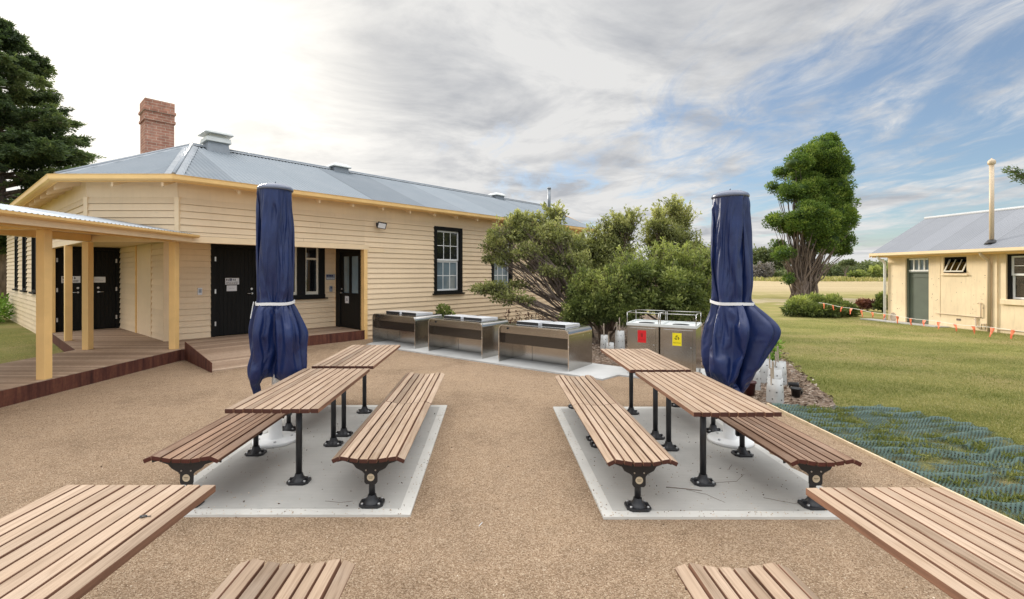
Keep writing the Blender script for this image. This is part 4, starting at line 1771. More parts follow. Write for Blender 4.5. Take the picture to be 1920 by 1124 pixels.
def furniture():
    # left pad
    table('slatted timber table on the left pad, front one beside the left umbrella', -1.545, 3.255, 4.635, .665, (3.72, 4.53), seed=1)
    table('slatted timber table on the left pad, rear one nearest the ramp', -1.53, 4.755, 6.16, .645, (4.80, 5.58), seed=2)
    bench('timber bench on the left pad, inner front one facing the central aisle', -.868, 3.255, 4.648, .535, (3.364, 4.55), seed=3, tone=.62, dark=(0,))
    bench('timber bench on the left pad, inner rear one facing the central aisle', -.863, 4.653, 6.02, .53, (4.75, 5.90), seed=4, tone=.6, dark=(0, 2))
    bench('darker timber bench on the outer left side in front of the left umbrella', -2.185, 3.255, 4.40, .55, (3.354, 4.30), seed=5, tone=.35, mat='slat_brown')
    bench('timber bench behind the left umbrella, half hidden by the rear left table', -2.17, 4.87, 6.0, .53, (4.96, 5.88), seed=6, tone=.5, mat='slat_brown')
    # right pad
    table('slatted timber table on the right pad, front one beside the right umbrella', 1.685, 3.175, 4.47, .615, (3.70, 4.42), seed=11)
    table('slatted timber table on the right pad, rear one in front of the bins', 1.665, 4.575, 5.84, .61, (4.72, 5.54), seed=12)
    bench('timber bench on the right pad, inner front one facing the central aisle', 1.043, 3.20, 4.582, .51, (3.316, 4.50), seed=13, tone=.6)
    bench('timber bench on the right pad, inner rear one facing the central aisle', 1.041, 4.587, 5.86, .505, (4.67, 5.78), seed=14, tone=.55)
    bench('dark brown timber bench on the outer right side in front of the right umbrella', 2.31, 3.20, 4.36, .51, (3.34, 4.28), seed=15, tone=.25, mat='slat_brown')
    bench('timber bench behind the right umbrella, half hidden by the right tables', 2.34, 4.83, 5.95, .50, (4.90, 5.85), seed=16, tone=.4, mat='slat_brown')
    # nearest set
    table('foreground timber table at lower left with a small dark leaf on it', -1.58, .72, 2.093, .68, (.82, 1.62), seed=21, base=.006)
    table('foreground timber table at lower right beside the timber edging', 1.70, .72, 2.068, .617, (.82, 1.60), seed=22, base=.006)
    bench('foreground bench cut off at the bottom, left of the aisle, with two dark slats', -.878, .70, 2.09, .545, (.80, 1.99), seed=23, tone=.55, dark=(2, 3), base=.006)
    bench('foreground bench cut off at the bottom, right of the aisle, of even tone', 1.066, .70, 2.06, .525, (.80, 1.96), seed=24, tone=.6, base=.006)


furniture()


# ================================================================== barbecues
E1 = V2(.785, -.62).normalized()      # along the row of barbecues
E2 = V2(-E1.y, E1.x)                  # away from the viewer


def barbecue():
    t = thing('barbecue', '', 'barbecue', (0, 0, 0), math.atan2(E1.y, E1.x), 'stainless steel barbecues')
    W, D, H = 1.50, .87, .70
    r = .095
    th = .020

    def u_profile(off):
        x0, x1, z1 = off, W - off, H - off
        rr = r - off
        pts = [(x0, 0)]
        for k in range(9):
            a = PI - PI / 2 * k / 8
            pts.append((x0 + rr + rr * math.cos(a), z1 - rr + rr * math.sin(a)))
        for k in range(9):
            a = PI / 2 - PI / 2 * k / 8
            pts.append((x1 - rr + rr * math.cos(a), z1 - rr + rr * math.sin(a)))
        pts.append((x1, 0))
        return pts
    o_, i_ = u_profile(0), u_profile(th)
    mb = MB()
    m = len(o_)
    vs = [V2(x, 0, z) for x, z in o_] + [V2(x, D, z) for x, z in o_] + [V2(x, 0, z) for x, z in i_] + [V2(x, D, z) for x, z in i_]
    fo, fi, fe = [], [], []
    for k in range(m - 1):
        fo.append((k, k + 1, m + k + 1, m + k))
        fi.append((2 * m + k + 1, 2 * m + k, 3 * m + k, 3 * m + k + 1))
        fe.append((k + 1, k, 2 * m + k, 2 * m + k + 1))
        fe.append((m + k, m + k + 1, 3 * m + k + 1, 3 * m + k))
    mb.add(vs, fo + fi, 0, True)
    mb.add(vs, fe + [(0, m, 3 * m, 2 * m), (m - 1, 3 * m - 1, 4 * m - 1, 2 * m - 1)], 1, False)
    mb.build('shell', [M['stainless'], M['stainless_bright']], t)
    mb = MB()
    mb.box(th + .001, W - th - .001, .030, .045, .545, H - th - .001)
    f = mb.build('front_panel', M['stainless'], t)
    mb = MB()
    mb.tube([V2(.20, .031, .635), V2(.20, .015, .635)], .019, 14)
    mb.build('button', M['steel_black'], f)
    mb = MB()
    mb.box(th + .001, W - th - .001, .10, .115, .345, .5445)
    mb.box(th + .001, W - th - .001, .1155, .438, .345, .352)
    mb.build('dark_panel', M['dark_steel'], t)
    mb = MB()
    mb.box(th + .002, W - th - .002, .44, .455, .0, .3445)
    mb.build('lower_panel', M['stainless'], t)
    mb = MB()
    mb.box(.47, .476, .438, .4398, .0, .355)
    mb.build('panel_seam', M['steel_black'], t)
    mb = MB()
    mb.box(th + .002, W - th - .002, D - .03, D - .02, .0, H - th - .002)
    mb.build('back_panel', M['stainless'], t)
    for x0 in (.30, .86):
        mb = MB()
        mb.box(x0 - .01, x0 + .49, .17, .71, H + .0005, H + .006)
        hp = mb.build('hotplate', M['stainless_bright'], t, .002)
        m2 = MB()
        x1 = x0 + .48
        m2.prism([V2(x0, .18, H + .0065), V2(x0, .70, H + .0065), V2(x0, .70, H + .050), V2(x0, .18, H + .066)], V2(.48, 0, 0))
        ld = m2.build('lid', M['lid'], hp, .006)
        m3 = MB()
        m3.box(x0 + .004, x1 - .004, .168, .1785, H + .008, H + .062)
        m3.build('handle', M['steel_black'], ld, .003)
    mb = MB()
    mb.box(W + .0005, W + .002, .01, D - .01, H - .135, H - .131)
    mb.build('side_seam', M['stainless_bright'], t)
    return t


def barbecues():
    spots = [((.125, 8.76), 'stainless barbecue closest to the bins, front one of the row of three'),
             ((-1.36, 9.93), 'stainless barbecue in the middle of the row of three'),
             ((-2.86, 11.12), 'stainless barbecue nearest the porch door, farthest of the row of three')]
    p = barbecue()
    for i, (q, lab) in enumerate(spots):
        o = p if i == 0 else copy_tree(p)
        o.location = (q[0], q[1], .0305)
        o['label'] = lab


barbecues()


# ================================================================== bins
def bins():
    bd = V2(.86, -.51).normalized()
    spots = [(V2(2.255, 7.72), 'stainless rubbish bin cabinet with a red sticker'), (V2(2.255, 7.72) + bd * .525, 'stainless recycling bin cabinet with a yellow sticker')]
    for i, (p, lab) in enumerate(spots):
        t = thing('bin_cabinet', lab, 'bin', p + UP * .0305, math.atan2(bd.y, bd.x), 'stainless bin cabinets')
        W, D, Z0, Z1 = (.50 if i == 0 else .53), .62, .10, .80
        mb = MB()
        mb.box(0, W, 0, D, Z0, Z1)
        mb.build('cabinet', M['stainless'], t, .004)
        for (x, y) in ((0.0, .002), (W - .032, .002), (0.0, D - .034), (W - .032, D - .034)):
            mb = MB(); mb.box(x, x + .032, y, y + .032, 0, Z0 - .0005)
            mb.build('leg', M['stainless_bright'], t)
        mb = MB()
        mb.box(.045, W - .045, -.012, -.0005, Z0 + .02, Z1 - .03)
        dr = mb.build('door', M['stainless'], t, .003)
        m2 = MB(); m2.tube([V2(W - .075, -.013, .50), V2(W - .075, -.022, .50)], .009, 10)
        m2.build('lock', M['bolt'], dr)
        # sticker
        sw, sh, sz = .135, .20, (.53 if i == 0 else .52)
        sx = W * .48
        m2 = MB(); m2.box(sx - sw / 2, sx + sw / 2, -.0145, -.0122, sz, sz + sh)
        st = m2.build('sticker', M['red' if i == 0 else 'yellow'], dr)
        ink = M['red_dark'] if i == 0 else M['ink']
        if i == 0:
            m2 = MB()
            y = -.0150
            m2.box(sx - .022, sx + .022, y - .0004, y + .0004, sz + .145, sz + .151)
            m2.box(sx - .009, sx + .009, y - .0004, y + .0004, sz + .152, sz + .157)
            m2.prism([V2(sx - .018, y - .0004, sz + .141), V2(sx + .018, y - .0004, sz + .141), V2(sx + .014, y - .0004, sz + .090), V2(sx - .014, y - .0004, sz + .090)], V2(0, .0008))
            m2.build('bin_symbol', ink, st)
            text_mesh('LANDFILL', .026, ink, st, V2(sx, -.0150, sz + .05), V2(1, 0, 0), UP)
        else:
            m2 = MB()
            c = V2(sx, -.0152, sz + .125)
            for k in range(3):
                a = PI / 2 + k * 2 * PI / 3
                u = V2(math.cos(a), 0, math.sin(a)); w = V2(-math.sin(a), 0, math.cos(a))
                R_, hw = .030, .0075
                # one bent band of the mobius triangle with an arrow head
                q = [c + u * R_ + w * .012 - u * hw * .8, c + u * R_ + w * .012 + u * hw * .8, c + u * R_ - w * .014 + u * hw * .8, c + u * R_ - w * .014 - u * hw * .8]
                m2.add(q, [(0, 1, 2, 3), (3, 2, 1, 0)])
                a2 = a + PI / 3
                u2 = V2(math.cos(a2), 0, math.sin(a2)); w2 = V2(-math.sin(a2), 0, math.cos(a2))
                e = c + u * R_ + w * .012
                f2 = c + u2 * R_ * .62 - w2 * .006
                dv = (f2 - e).normalized(); pv = V2(-dv.z, 0, dv.x)
                m2.add([e - pv * hw * .8, e + pv * hw * .8, f2 + pv * hw * .8, f2 - pv * hw * .8], [(0, 1, 2, 3), (3, 2, 1, 0)])
                m2.add([f2 + pv * hw * 1.7, f2 - pv * hw * 1.7, f2 + dv * .013], [(0, 1, 2), (2, 1, 0)])
            m2.build('recycling_symbol', ink, st)
            text_mesh('RECYCLE', .026, ink, st, V2(sx, -.0150, sz + .045), V2(1, 0, 0), UP)
        # tray top with a rim
        mb = MB()
        mb.box(-.012, W + .012, -.016, .02, Z1 + .0005, Z1 + .045)
        mb.box(-.012, W + .012, D - .02, D + .012, Z1 + .0005, Z1 + .045)
        mb.box(-.012, .02, .0205, D - .0205, Z1 + .0005, Z1 + .045)
        mb.box(W - .02, W + .012, .0205, D - .0205, Z1 + .0005, Z1 + .045)
        mb.box(.0205, W - .0205, .0205, D - .0205, Z1 + .0005, Z1 + .022)
        mb.build('tray_top', M['vent'], t, .003)
        mb = MB()
        mb.tube([V2(W * .5, D * .5, Z1 + .0225), V2(W * .5, D * .5, Z1 + .027)], .13, 24)
        mb.build('opening', M['dark'], t)
        # guard rail
        mb = MB()
        zr = Z1 + .215
        a, b_, c_, e_ = V2(.0, .0, zr), V2(W, .0, zr), V2(W, D - .02, zr), V2(.0, D - .02, zr)
        for p_, q_ in ((a, b_), (b_, c_), (c_, e_), (e_, a)):
            mb.tube([p_, q_], .0065, 8)
        for p_ in (a, b_, c_, e_):
            mb.tube([V2(p_.x, p_.y, Z1 + .044), V2(p_.x, p_.y, zr)], .0075, 8)
        mb.build('guard_rail', M['stainless'], t)


bins()


# ================================================================== plants
def branch_path(a, b, sag=.15, k=7, seed=0, wig=.05):
    r = random.Random(seed)
    a, b = Vector(a), Vector(b)
    L = (b - a).length
    ctrl = a + (b - a) * .45 + V2(r.uniform(-1, 1), r.uniform(-1, 1), r.uniform(-.2, 1)) * L * sag
    out = []
    for i in range(k):
        f = i / (k - 1)
        p = a * (1 - f) ** 2 + ctrl * 2 * f * (1 - f) + b * f * f
        p += V2(r.uniform(-1, 1), r.uniform(-1, 1), r.uniform(-1, 1)) * L * wig * f * (1 - f) * 2
        out.append(p)
    return out


def plant(name, label, cat, base, lobes, nleaf, leaf, mat, bark='bark', stem_r=.05, group=None, nstem=None, twigs=0, upv=.25, lump=.12, lumps=3.0,
          ratio=.42, rmin=.62, seed=0, core=None, part='foliage', stem='stems', sag=.18, twig_r=.006, rmax=1.08, sub=0, shoots=0, shoot_len=1.0):
    """woody plant: base point, lobes in world space"""
    r = random.Random(seed)
    base = Vector(base)
    t = thing(name, label, cat, base, 0, group)
    lo = [(l[0] - base.x, l[1] - base.y, l[2] - base.z, *l[3:6]) for l in lobes]
    lv = lo
    if sub:
        lv = []
        for l in lo:
            for k in range(sub + 9):
                u = V2(r.gauss(0, 1), r.gauss(0, 1), r.gauss(0, 1)).normalized() * r.uniform(.25, 1.08)
                q = r.choice((r.uniform(.14, .26), r.uniform(.26, .5), r.uniform(.26, .5)))
                lv.append((l[0] + u.x * l[3], l[1] + u.y * l[4], l[2] + u.z * l[5], l[3] * q, l[4] * q, max(l[5] * q, l[3] * q * .55)))
    p, dr, tn = lobe_points(lv, nleaf, rmin, rmax, upv, lump, lumps)
    if shoots:
        tops = sorted(lo, key=lambda l: -(l[2] + l[5]))
        sp, sd, st_ = [], [], []
        smb = MB()
        for k in range(shoots):
            l = tops[min(len(tops) - 1, int(abs(r.gauss(0, .35)) * len(tops)))]
            a = r.uniform(0, 2 * PI); e_ = r.uniform(.1, 1.5)
            u = V2(math.cos(a) * math.cos(e_), math.sin(a) * math.cos(e_), math.sin(e_))
            b0 = V2(l[0] + u.x * l[3] * .7, l[1] + u.y * l[4] * .7, l[2] + u.z * l[5] * .7)
            dv = (u * .7 + V2(r.gauss(0, .25), r.gauss(0, .25), r.uniform(.3, 1.1))).normalized()
            Lh = r.uniform(.25, .62) * shoot_len
            pth = branch_path(b0, b0 + dv * Lh, .10, 6, seed * 13 + k, .06)
            smb.tube(pth, [.008, .007, .006, .005, .004, .002], 4, 0, True, False)
            tone = r.uniform(.35, .95)
            for w in range(34):
                f = r.uniform(.2, 1.0)
                j = min(4, int(f * 5)); g = f * 5 - j
                q = pth[j].lerp(pth[j + 1], g) + V2(r.gauss(0, .022), r.gauss(0, .022), r.gauss(0, .02))
                sp.append(tuple(q)); st_.append(min(1, max(0, tone + r.gauss(0, .12))))
                sd.append(tuple(dv * .6 + V2(r.gauss(0, .6), r.gauss(0, .6), r.gauss(.1, .5))))
        p = np.concatenate([p, np.array(sp)]); dr = np.concatenate([dr, np.array(sd)]); tn = np.concatenate([tn, np.array(st_)])
        nleaf = len(p)
    ln = leaf * (.45 + 1.15 * RNG.random(nleaf))
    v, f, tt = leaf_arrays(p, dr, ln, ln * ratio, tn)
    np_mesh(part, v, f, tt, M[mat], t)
    if stem:
        mb = smb if shoots else MB()
        ls = lo if nstem is None else [lo[i % len(lo)] for i in range(nstem)]
        for i, l in enumerate(ls):
            e = V2(l[0] + r.uniform(-.4, .4) * l[3], l[1] + r.uniform(-.4, .4) * l[4], l[2] + r.uniform(-.3, .5) * l[5])
            b0 = V2(r.uniform(-1, 1) * stem_r * 2.2, r.uniform(-1, 1) * stem_r * 2.2, -.05)
            path = branch_path(b0, e, sag, 8, seed * 91 + i)
            q0 = stem_r * r.uniform(.6, 1.0)
            mb.tube(path, [q0 * (1 - .8 * k / 7) for k in range(8)], 7)
            for w in range(twigs):
                s0 = path[r.randint(3, 7)]
                u = V2(r.gauss(0, 1), r.gauss(0, 1), r.gauss(.3, .8)).normalized()
                e2 = V2(l[0], l[1], l[2]) + V2(u.x * l[3], u.y * l[4], u.z * l[5]) * r.uniform(.8, 1.05)
                mb.tube(branch_path(s0, e2, .12, 5, seed * 77 + i * 31 + w), [twig_r * 1.6, twig_r * 1.4, twig_r * 1.1, twig_r * .8, twig_r * .4], 4, 0, True, False)
        mb.build(stem, M[bark], t)
    return t


def pl(px, py, Y, rx, ry, dy=0, ryd=None):
    """lobe seen at a photo pixel: centre and radii in metres from pixels"""
    c = at(px, py, Y + dy)
    s = Y / F_PX
    return (c.x, c.y, c.z, rx * s, (ryd if ryd is not None else (rx + ry) / 2 * s), ry * s)


def shrubs():
    Y = 12.2
    q = lambda x, y, rx, ry, dy=0: pl(640 + x / 2.883, 340 + y / 2.883, Y, rx / 2.883, ry / 2.883, dy)
    lob = [q(960, 215, 75, 40), q(900, 290, 90, 45, -.2), q(830, 345, 65, 38, -.1), q(1000, 285, 90, 55, .3), q(1075, 235, 60, 45), q(1165, 190, 55, 40, .2), q(1130, 290, 90, 60, -.3),
           q(1210, 335, 70, 50, .2), q(1280, 350, 55, 40, .4), q(1000, 380, 80, 36, -.4), q(870, 425, 60, 26, -.2), q(830, 575, 75, 24, -.3), q(755, 590, 50, 18, 0), q(890, 625, 70, 34, -.4),
           q(950, 560, 55, 24, .1), q(1110, 400, 100, 45, .2), q(1230, 430, 90, 50, -.2), q(1200, 540, 70, 50, .3), q(800, 420, 40, 20, .1), q(1040, 470, 60, 24, .3), q(1290, 620, 70, 60, .2), q(1150, 480, 60, 34, -.5), q(1260, 520, 70, 50, -.2), q(1340, 560, 60, 60), q(1010, 640, 34, 16, -.6)]
    plant('coastal_shrub', 'wide straggly olive shrub with bare grey branches leaning over the barbecues', 'shrub', at(1108, 615, 12.2).xy.to_3d(), lob, 26000, .072, 'olive', 'bark', .036,
          nstem=60, twigs=8, seed=1, lump=.28, lumps=4.0, rmin=.30, rmax=1.45, group='shrubs beside the long building', sub=11, shoots=70, shoot_len=.55, sag=.20, twig_r=.006)
    Y = 13.6
    q5 = lambda x, y, rx, ry, dy=0: pl(1080 + x / 2.81, 340 + y / 2.81, Y, rx / 2.81, ry / 2.81, dy)
    lob = [q5(60, 350, 80, 40), q5(165, 310, 60, 40), q5(240, 295, 60, 36, .2), q5(235, 255, 55, 16, -.2), q5(190, 370, 90, 60), q5(100, 400, 90, 60, .3), q5(250, 400, 70, 60, -.2), q5(60, 480, 80, 70), q5(160, 490, 90, 60, -.3), q5(290, 245, 26, 16)]
    plant('coastal_shrub', 'tall brownish shrub with thin tops between the straggly olive shrub and the spiky one', 'shrub', at(1140, 600, 13.6).xy.to_3d(), lob, 20000, .072, 'olive', 'twig', .05, nstem=22, twigs=7, seed=2,
          lump=.3, lumps=4, rmin=.30, rmax=1.5, group='shrubs beside the long building', sub=11, shoots=150)
    Y = 14.6
    lob = [q5(470, 285, 90, 70), q5(535, 205, 38, 32), q5(570, 235, 34, 28, .2), q5(430, 250, 55, 45, -.2), q5(560, 320, 90, 50), q5(640, 360, 55, 32, .2), q5(400, 320, 45, 30, .3), q5(450, 215, 30, 22), q5(480, 390, 110, 70), q5(600, 420, 90, 60), q5(510, 190, 14, 26)]
    plant('coastal_shrub', 'tall spiky shrub rising behind the bins with sparse top shoots', 'shrub', at(1250, 600, 14.6).xy.to_3d(), lob, 20000, .07, 'olive', 'twig', .06, nstem=20, twigs=7, seed=3,
          lump=.32, lumps=4, rmin=.30, rmax=1.5, group='shrubs beside the long building', sub=11, shoots=150)
    Y = 11.2
    lob = [q5(300, 500, 110, 80), q5(430, 455, 110, 55, .3), q5(580, 470, 110, 55, .2), q5(640, 570, 90, 80), q5(510, 590, 110, 90, -.2), q5(380, 600, 110, 90, -.1), q5(690, 480, 55, 60, .3), q5(560, 680, 130, 60), q5(680, 660, 60, 80, .3)]
    plant('coastal_shrub', 'dense rounded green shrub directly behind the two bins', 'shrub', at(1262, 640, 11.2).xy.to_3d(), lob, 38000, .068, 'bright', 'bark', .05, nstem=14, twigs=4, seed=4, lump=.2, lumps=4,
          rmin=.40, rmax=1.35, group='shrubs beside the long building', sub=11, shoots=150)
    Y = 10.9
    lob = [q5(190, 620, 90, 70), q5(110, 680, 80, 60, .2), q5(40, 610, 70, 60, .4), q5(230, 700, 70, 50), q5(20, 700, 80, 50, .3), q5(290, 690, 60, 60, .2)]
    plant('coastal_shrub', 'dark green low shrub filling the gap between barbecues and bins', 'shrub', at(1130, 640, 11.0).xy.to_3d(), lob, 24000, .065, 'bright', 'twig', .04, nstem=10, twigs=4, seed=5, lump=.25,
          lumps=4, rmin=.40, rmax=1.4, group='shrubs beside the long building', sub=11, shoots=150)
    # small plants in the bed
    c = at(833, 598, 12.4)
    plant('young_shrub', 'small round-leaved green shrub peeping over the far barbecue', 'plant', (c.x, c.y, .0), [pl(833, 583, 12.4, 11, 10), pl(826, 590, 12.4, 8, 8), pl(841, 590, 12.4, 8, 8)], 420, .075, 'bright', 'twig', .012, ratio=.6, seed=6, rmin=.3)
    for k in range(14):
        px = 948 + k * 5.3
        Yk = 12.9 + .25 * math.sin(k * 2.1)
        c = at(px, 608, Yk)
        h = .52 + .14 * math.sin(k * 1.7 + .4)
        t = thing('seedling', 'spindly red-brown seedling in the row under the second window', 'plant', (c.x, c.y, .01), 0, 'red-brown seedlings along the weatherboards')
        mb = MB()
        pth = branch_path((0, 0, 0), (.03 * math.sin(k), .03 * math.cos(k), h), .06, 5, k)
        mb.tube(pth, [.009, .008, .006, .005, .003], 5)
        mb.build('stem', M['twig'], t)
        m = 42
        pts = np.array([[pth[0].x, pth[0].y, 0]]) + np.column_stack([RNG.normal(size=m) * .02, RNG.normal(size=m) * .02, RNG.random(m) * h])
        dr = np.column_stack([RNG.normal(size=m), RNG.normal(size=m), .6 + RNG.random(m)])
        ln = np.full(m, .07) * (.6 + .7 * RNG.random(m))
        v, f, tt = leaf_arrays(pts, dr, ln, ln * .4, RNG.random(m))
        np_mesh('leaves', v, f, tt, M['redleaf'], t)
    # leafy plant at the right guards
    c = at(1450, 715, 7.35)
    t = thing('leafy_plant', 'bright green leafy plant growing out of the tree guards beside the right umbrella', 'plant', (c.x, c.y, .012))
    mb = MB(); P = []
    for k in range(9):
        a = k * 2.4
        e = V2(.17 * math.cos(a) * (.4 + .1 * (k % 5)), .17 * math.sin(a) * (.4 + .1 * (k % 5)), .50 + .12 * math.sin(k * 1.9))
        pth = branch_path((0, 0, 0), e, .08, 6, k)
        mb.tube(pth, [.006, .006, .005, .004, .003, .002], 5)
        P += pth[2:]
    mb.build('stems', M['lime'], t)
    m = 520
    idx = RNG.integers(0, len(P), m)
    base = np.array([[p.x, p.y, p.z] for p in P])[idx] + RNG.normal(size=(m, 3)) * .012
    dr = np.column_stack([RNG.normal(size=m), RNG.normal(size=m), .5 + RNG.random(m) * .8])
    ln = .085 * (.6 + .6 * RNG.random(m))
    v, f, tt = leaf_arrays(base, dr, ln, ln * .28, RNG.random(m))
    np_mesh('leaves', v, f, tt, M['lime'], t)


shrubs()


def cypress():
    Y = 30.0
    q = lambda x, y, rx, ry, dy=None, k=1.0: pl(1400 + x / 2.677, 240 + y / 2.677, Y, rx / 2.677, ry / 2.677, dy if dy is not None else random.uniform(-.8, .8))
    lob = [q(405, 85, 40, 38, 0), q(425, 60, 20, 20, 0), q(420, 44, 9, 16, 0), q(355, 105, 45, 38), q(300, 140, 50, 38), q(435, 140, 45, 55), q(250, 180, 60, 30), q(370, 180, 70, 45), q(465, 215, 45, 55), q(205, 222, 55, 22),
           q(320, 225, 65, 38), q(410, 240, 70, 55, .4), q(150, 298, 42, 18), q(240, 250, 22, 16), q(255, 308, 72, 36), q(380, 300, 85, 55, .6), q(470, 300, 45, 52), q(230, 335, 55, 24), q(330, 345, 85, 36), q(485, 380, 40, 62), q(400, 400, 90, 65, .5),
           q(310, 430, 80, 55, -1.0), q(270, 470, 62, 38, -.9), q(450, 470, 70, 75), q(375, 480, 80, 60, -1.0), q(140, 468, 44, 26), q(185, 480, 42, 30), q(210, 512, 34, 20), q(400, 565, 72, 52, -.6), q(470, 560, 52, 50), q(430, 612, 60, 28),
           q(155, 590, 28, 20), q(185, 628, 38, 24), q(168, 612, 22, 14), q(214, 762, 17, 26), q(505, 620, 14, 9), q(365, 380, 85, 28, -.3), q(450, 425, 65, 40, -.6), q(320, 270, 70, 30, -.3), q(440, 195, 55, 50, -.3), q(440, 345, 70, 40, -.5), q(345, 520, 55, 40, -1.0), q(390, 130, 55, 50, -.2)]
    b = at(1503, 561, Y)
    base = V2(b.x, b.y, 0)
    t = thing('cypress_tree', 'big wind-shaped cypress with clumped foliage over a fan of bare stems', 'tree', base)
    lo = [(l[0] - base.x, l[1] - base.y, l[2], *l[3:6]) for l in lob]
    # each lobe carries many small knobs
    kn = []
    r = random.Random(5)
    for l in lo:
        area = l[3] * l[5] + l[3] * l[4]
        for k in range(max(10, int(area * 24))):
            dv = V2(r.gauss(0, 1), r.gauss(0, 1), r.gauss(0, 1)).normalized()
            s = r.uniform(.20, .40) * min(1, (l[3] + l[5]) * .8 + .25)
            kn.append((l[0] + dv.x * l[3] * .84, l[1] + dv.y * l[4] * .84, l[2] + dv.z * l[5] * .84, s, s, s * .8))
    nl = 150000
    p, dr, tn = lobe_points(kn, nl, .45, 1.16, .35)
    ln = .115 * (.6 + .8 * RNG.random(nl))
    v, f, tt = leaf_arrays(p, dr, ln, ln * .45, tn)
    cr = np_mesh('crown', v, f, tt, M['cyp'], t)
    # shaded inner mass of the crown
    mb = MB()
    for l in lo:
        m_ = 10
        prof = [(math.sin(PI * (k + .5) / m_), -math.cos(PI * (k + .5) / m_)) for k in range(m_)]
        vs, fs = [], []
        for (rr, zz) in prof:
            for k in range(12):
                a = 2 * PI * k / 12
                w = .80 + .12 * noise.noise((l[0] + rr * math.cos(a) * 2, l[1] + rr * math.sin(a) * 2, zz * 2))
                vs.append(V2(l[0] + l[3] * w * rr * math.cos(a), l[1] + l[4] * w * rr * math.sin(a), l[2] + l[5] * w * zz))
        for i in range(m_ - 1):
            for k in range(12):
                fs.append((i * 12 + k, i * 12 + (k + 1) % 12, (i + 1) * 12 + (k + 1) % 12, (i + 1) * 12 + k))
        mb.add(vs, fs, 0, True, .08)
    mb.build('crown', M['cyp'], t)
    mb = MB()
    for i in range(120):
        l = lo[i % len(lo)]
        b0 = V2(r.gauss(0, .26), r.gauss(0, .26), -.1)
        e = V2(l[0] + r.uniform(-.5, .5) * l[3], l[1] + r.uniform(-.5, .5) * l[4], l[2] + r.uniform(-.4, .2) * l[5])
        if e.z > 4.2 and e.x > -.6:
            k_ = r.uniform(.5, .72)
            e = V2(e.x * k_, e.y * k_ + .5, e.z * k_)
        # steep at first, then fanning out
        c = b0 + V2((e.x - b0.x) * .30, (e.y - b0.y) * .30, (e.z) * .42)
        path = []
        for k in range(9):
            ff = k / 8
            pp = b0 * (1 - ff) ** 2 + c * 2 * ff * (1 - ff) + e * ff * ff
            pp += V2(r.gauss(0, 1), r.gauss(0, 1), 0) * .09 * math.sin(PI * ff)
            path.append(pp)
        q0 = r.uniform(.035, .10)
        mb.tube(path, [q0 * (1 - .78 * k / 8) for k in range(9)], 7)
    for i in range(70):
        # dead twiggy stems filling the fan
        a = r.uniform(-1, 1)
        b0 = V2(a * .35, r.gauss(0, .25), r.uniform(.1, 1.2))
        e = V2(a * r.uniform(.9, 2.3) + .2, r.gauss(0, .7), r.uniform(2.4, 4.6))
        mb.tube(branch_path(b0, e, .06, 6, i + 300, .05), [.045, .04, .035, .028, .02, .01], 5)
    mb.tube([V2(-.05, 0, -.1), V2(0, 0, .5), V2(.05, 0, 1.2)], [.62, .42, .36], 14)
    mb.build('trunk', M['bark_pale'], t)


cypress()


def big_pine():
    """dark layered conifer behind the left wing"""
    base = V2(-26.4, 24.5)
    t = thing('conifer_tree', 'tall dark conifer with drooping layered branches at the left edge behind the building', 'tree', base)
    r = random.Random(9)
    mb = MB()
    tr = [V2(0, 0, -.2), V2(.2, 0, 3), V2(.1, .1, 7), V2(-.1, 0, 10), V2(-.1, 0, 13.6), V2(0, 0, 15.4)]
    mb.tube(tr, [.55, .46, .38, .26, .12, .04], 12)
    P, D, T, S = [], [], [], []
    outline = [(2.6, 3.4), (4.6, 4.6), (6.3, 5.25), (7.3, 5.0), (8.5, 4.3), (10.8, 3.3), (12.7, 2.6), (13.7, 1.9), (14.7, .9), (15.4, .2)]

    def reach(z):
        for (z0, r0), (z1, r1) in zip(outline[:-1], outline[1:]):
            if z0 <= z <= z1:
                return r0 + (r1 - r0) * (z - z0) / (z1 - z0)
        return 2.0
    for i in range(150):
        z = 3.0 + 12.1 * (i / 150) ** .95 + r.uniform(-.2, .2)
        a = r.uniform(-1.5, 1.5) if r.random() < .72 else r.uniform(0, 2 * PI)
        R = reach(min(z, 15.3)) * r.uniform(.72, 1.04)
        e = V2(R * math.cos(a), R * math.sin(a), z + R * r.uniform(-.02, .16))
        b0 = V2(0, 0, z - .25 * R * .6)
        path = branch_path(b0, e, .05, 8, i + 40, .03)
        mb.tube(path, [.085 * (1 - .85 * k / 7) * (R / 4 + .3) for k in range(8)], 5, 0, True, False)
        tone = r.uniform(.1, .6)
        nb = int(16 + R * 8)
        for k in range(nb):
            f = r.uniform(.28, 1.0)
            j = min(6, int(f * 7))
            g = f * 7 - j
            p = path[j].lerp(path[j + 1], g)
            sd = V2(-math.sin(a), math.cos(a)) * r.choice((-1, 1))
            ou = V2(math.cos(a), math.sin(a))
            tip = p + (sd * r.uniform(.2, 1.0) + ou * r.uniform(.2, .8)) * (.25 + .75 * (1 - abs(f - .6))) * R * .17 + V2(0, 0, r.uniform(-.22, .10))
            for w in range(36):
                q = p.lerp(tip, r.random() ** .7) + V2(r.gauss(0, .07), r.gauss(0, .07), r.gauss(0, .05))
                P.append(q)
                dd = (tip - p).normalized() + V2(r.gauss(0, .5), r.gauss(0, .5), r.gauss(.15, .35))
                D.append(dd); T.append(min(1, max(0, tone + r.gauss(0, .13) + .25 * (q.z - p.z)))); S.append(r.uniform(.10, .24))
    mb.build('trunk', M['bark'], t)
    S = np.array(S)
    v, f, tt = leaf_arrays(np.array([(p.x, p.y, p.z) for p in P]), np.array([(p.x, p.y, p.z) for p in D]), S, S * .34, np.array(T))
    np_mesh('crown', v, f, tt, M['pine'], t)


big_pine()


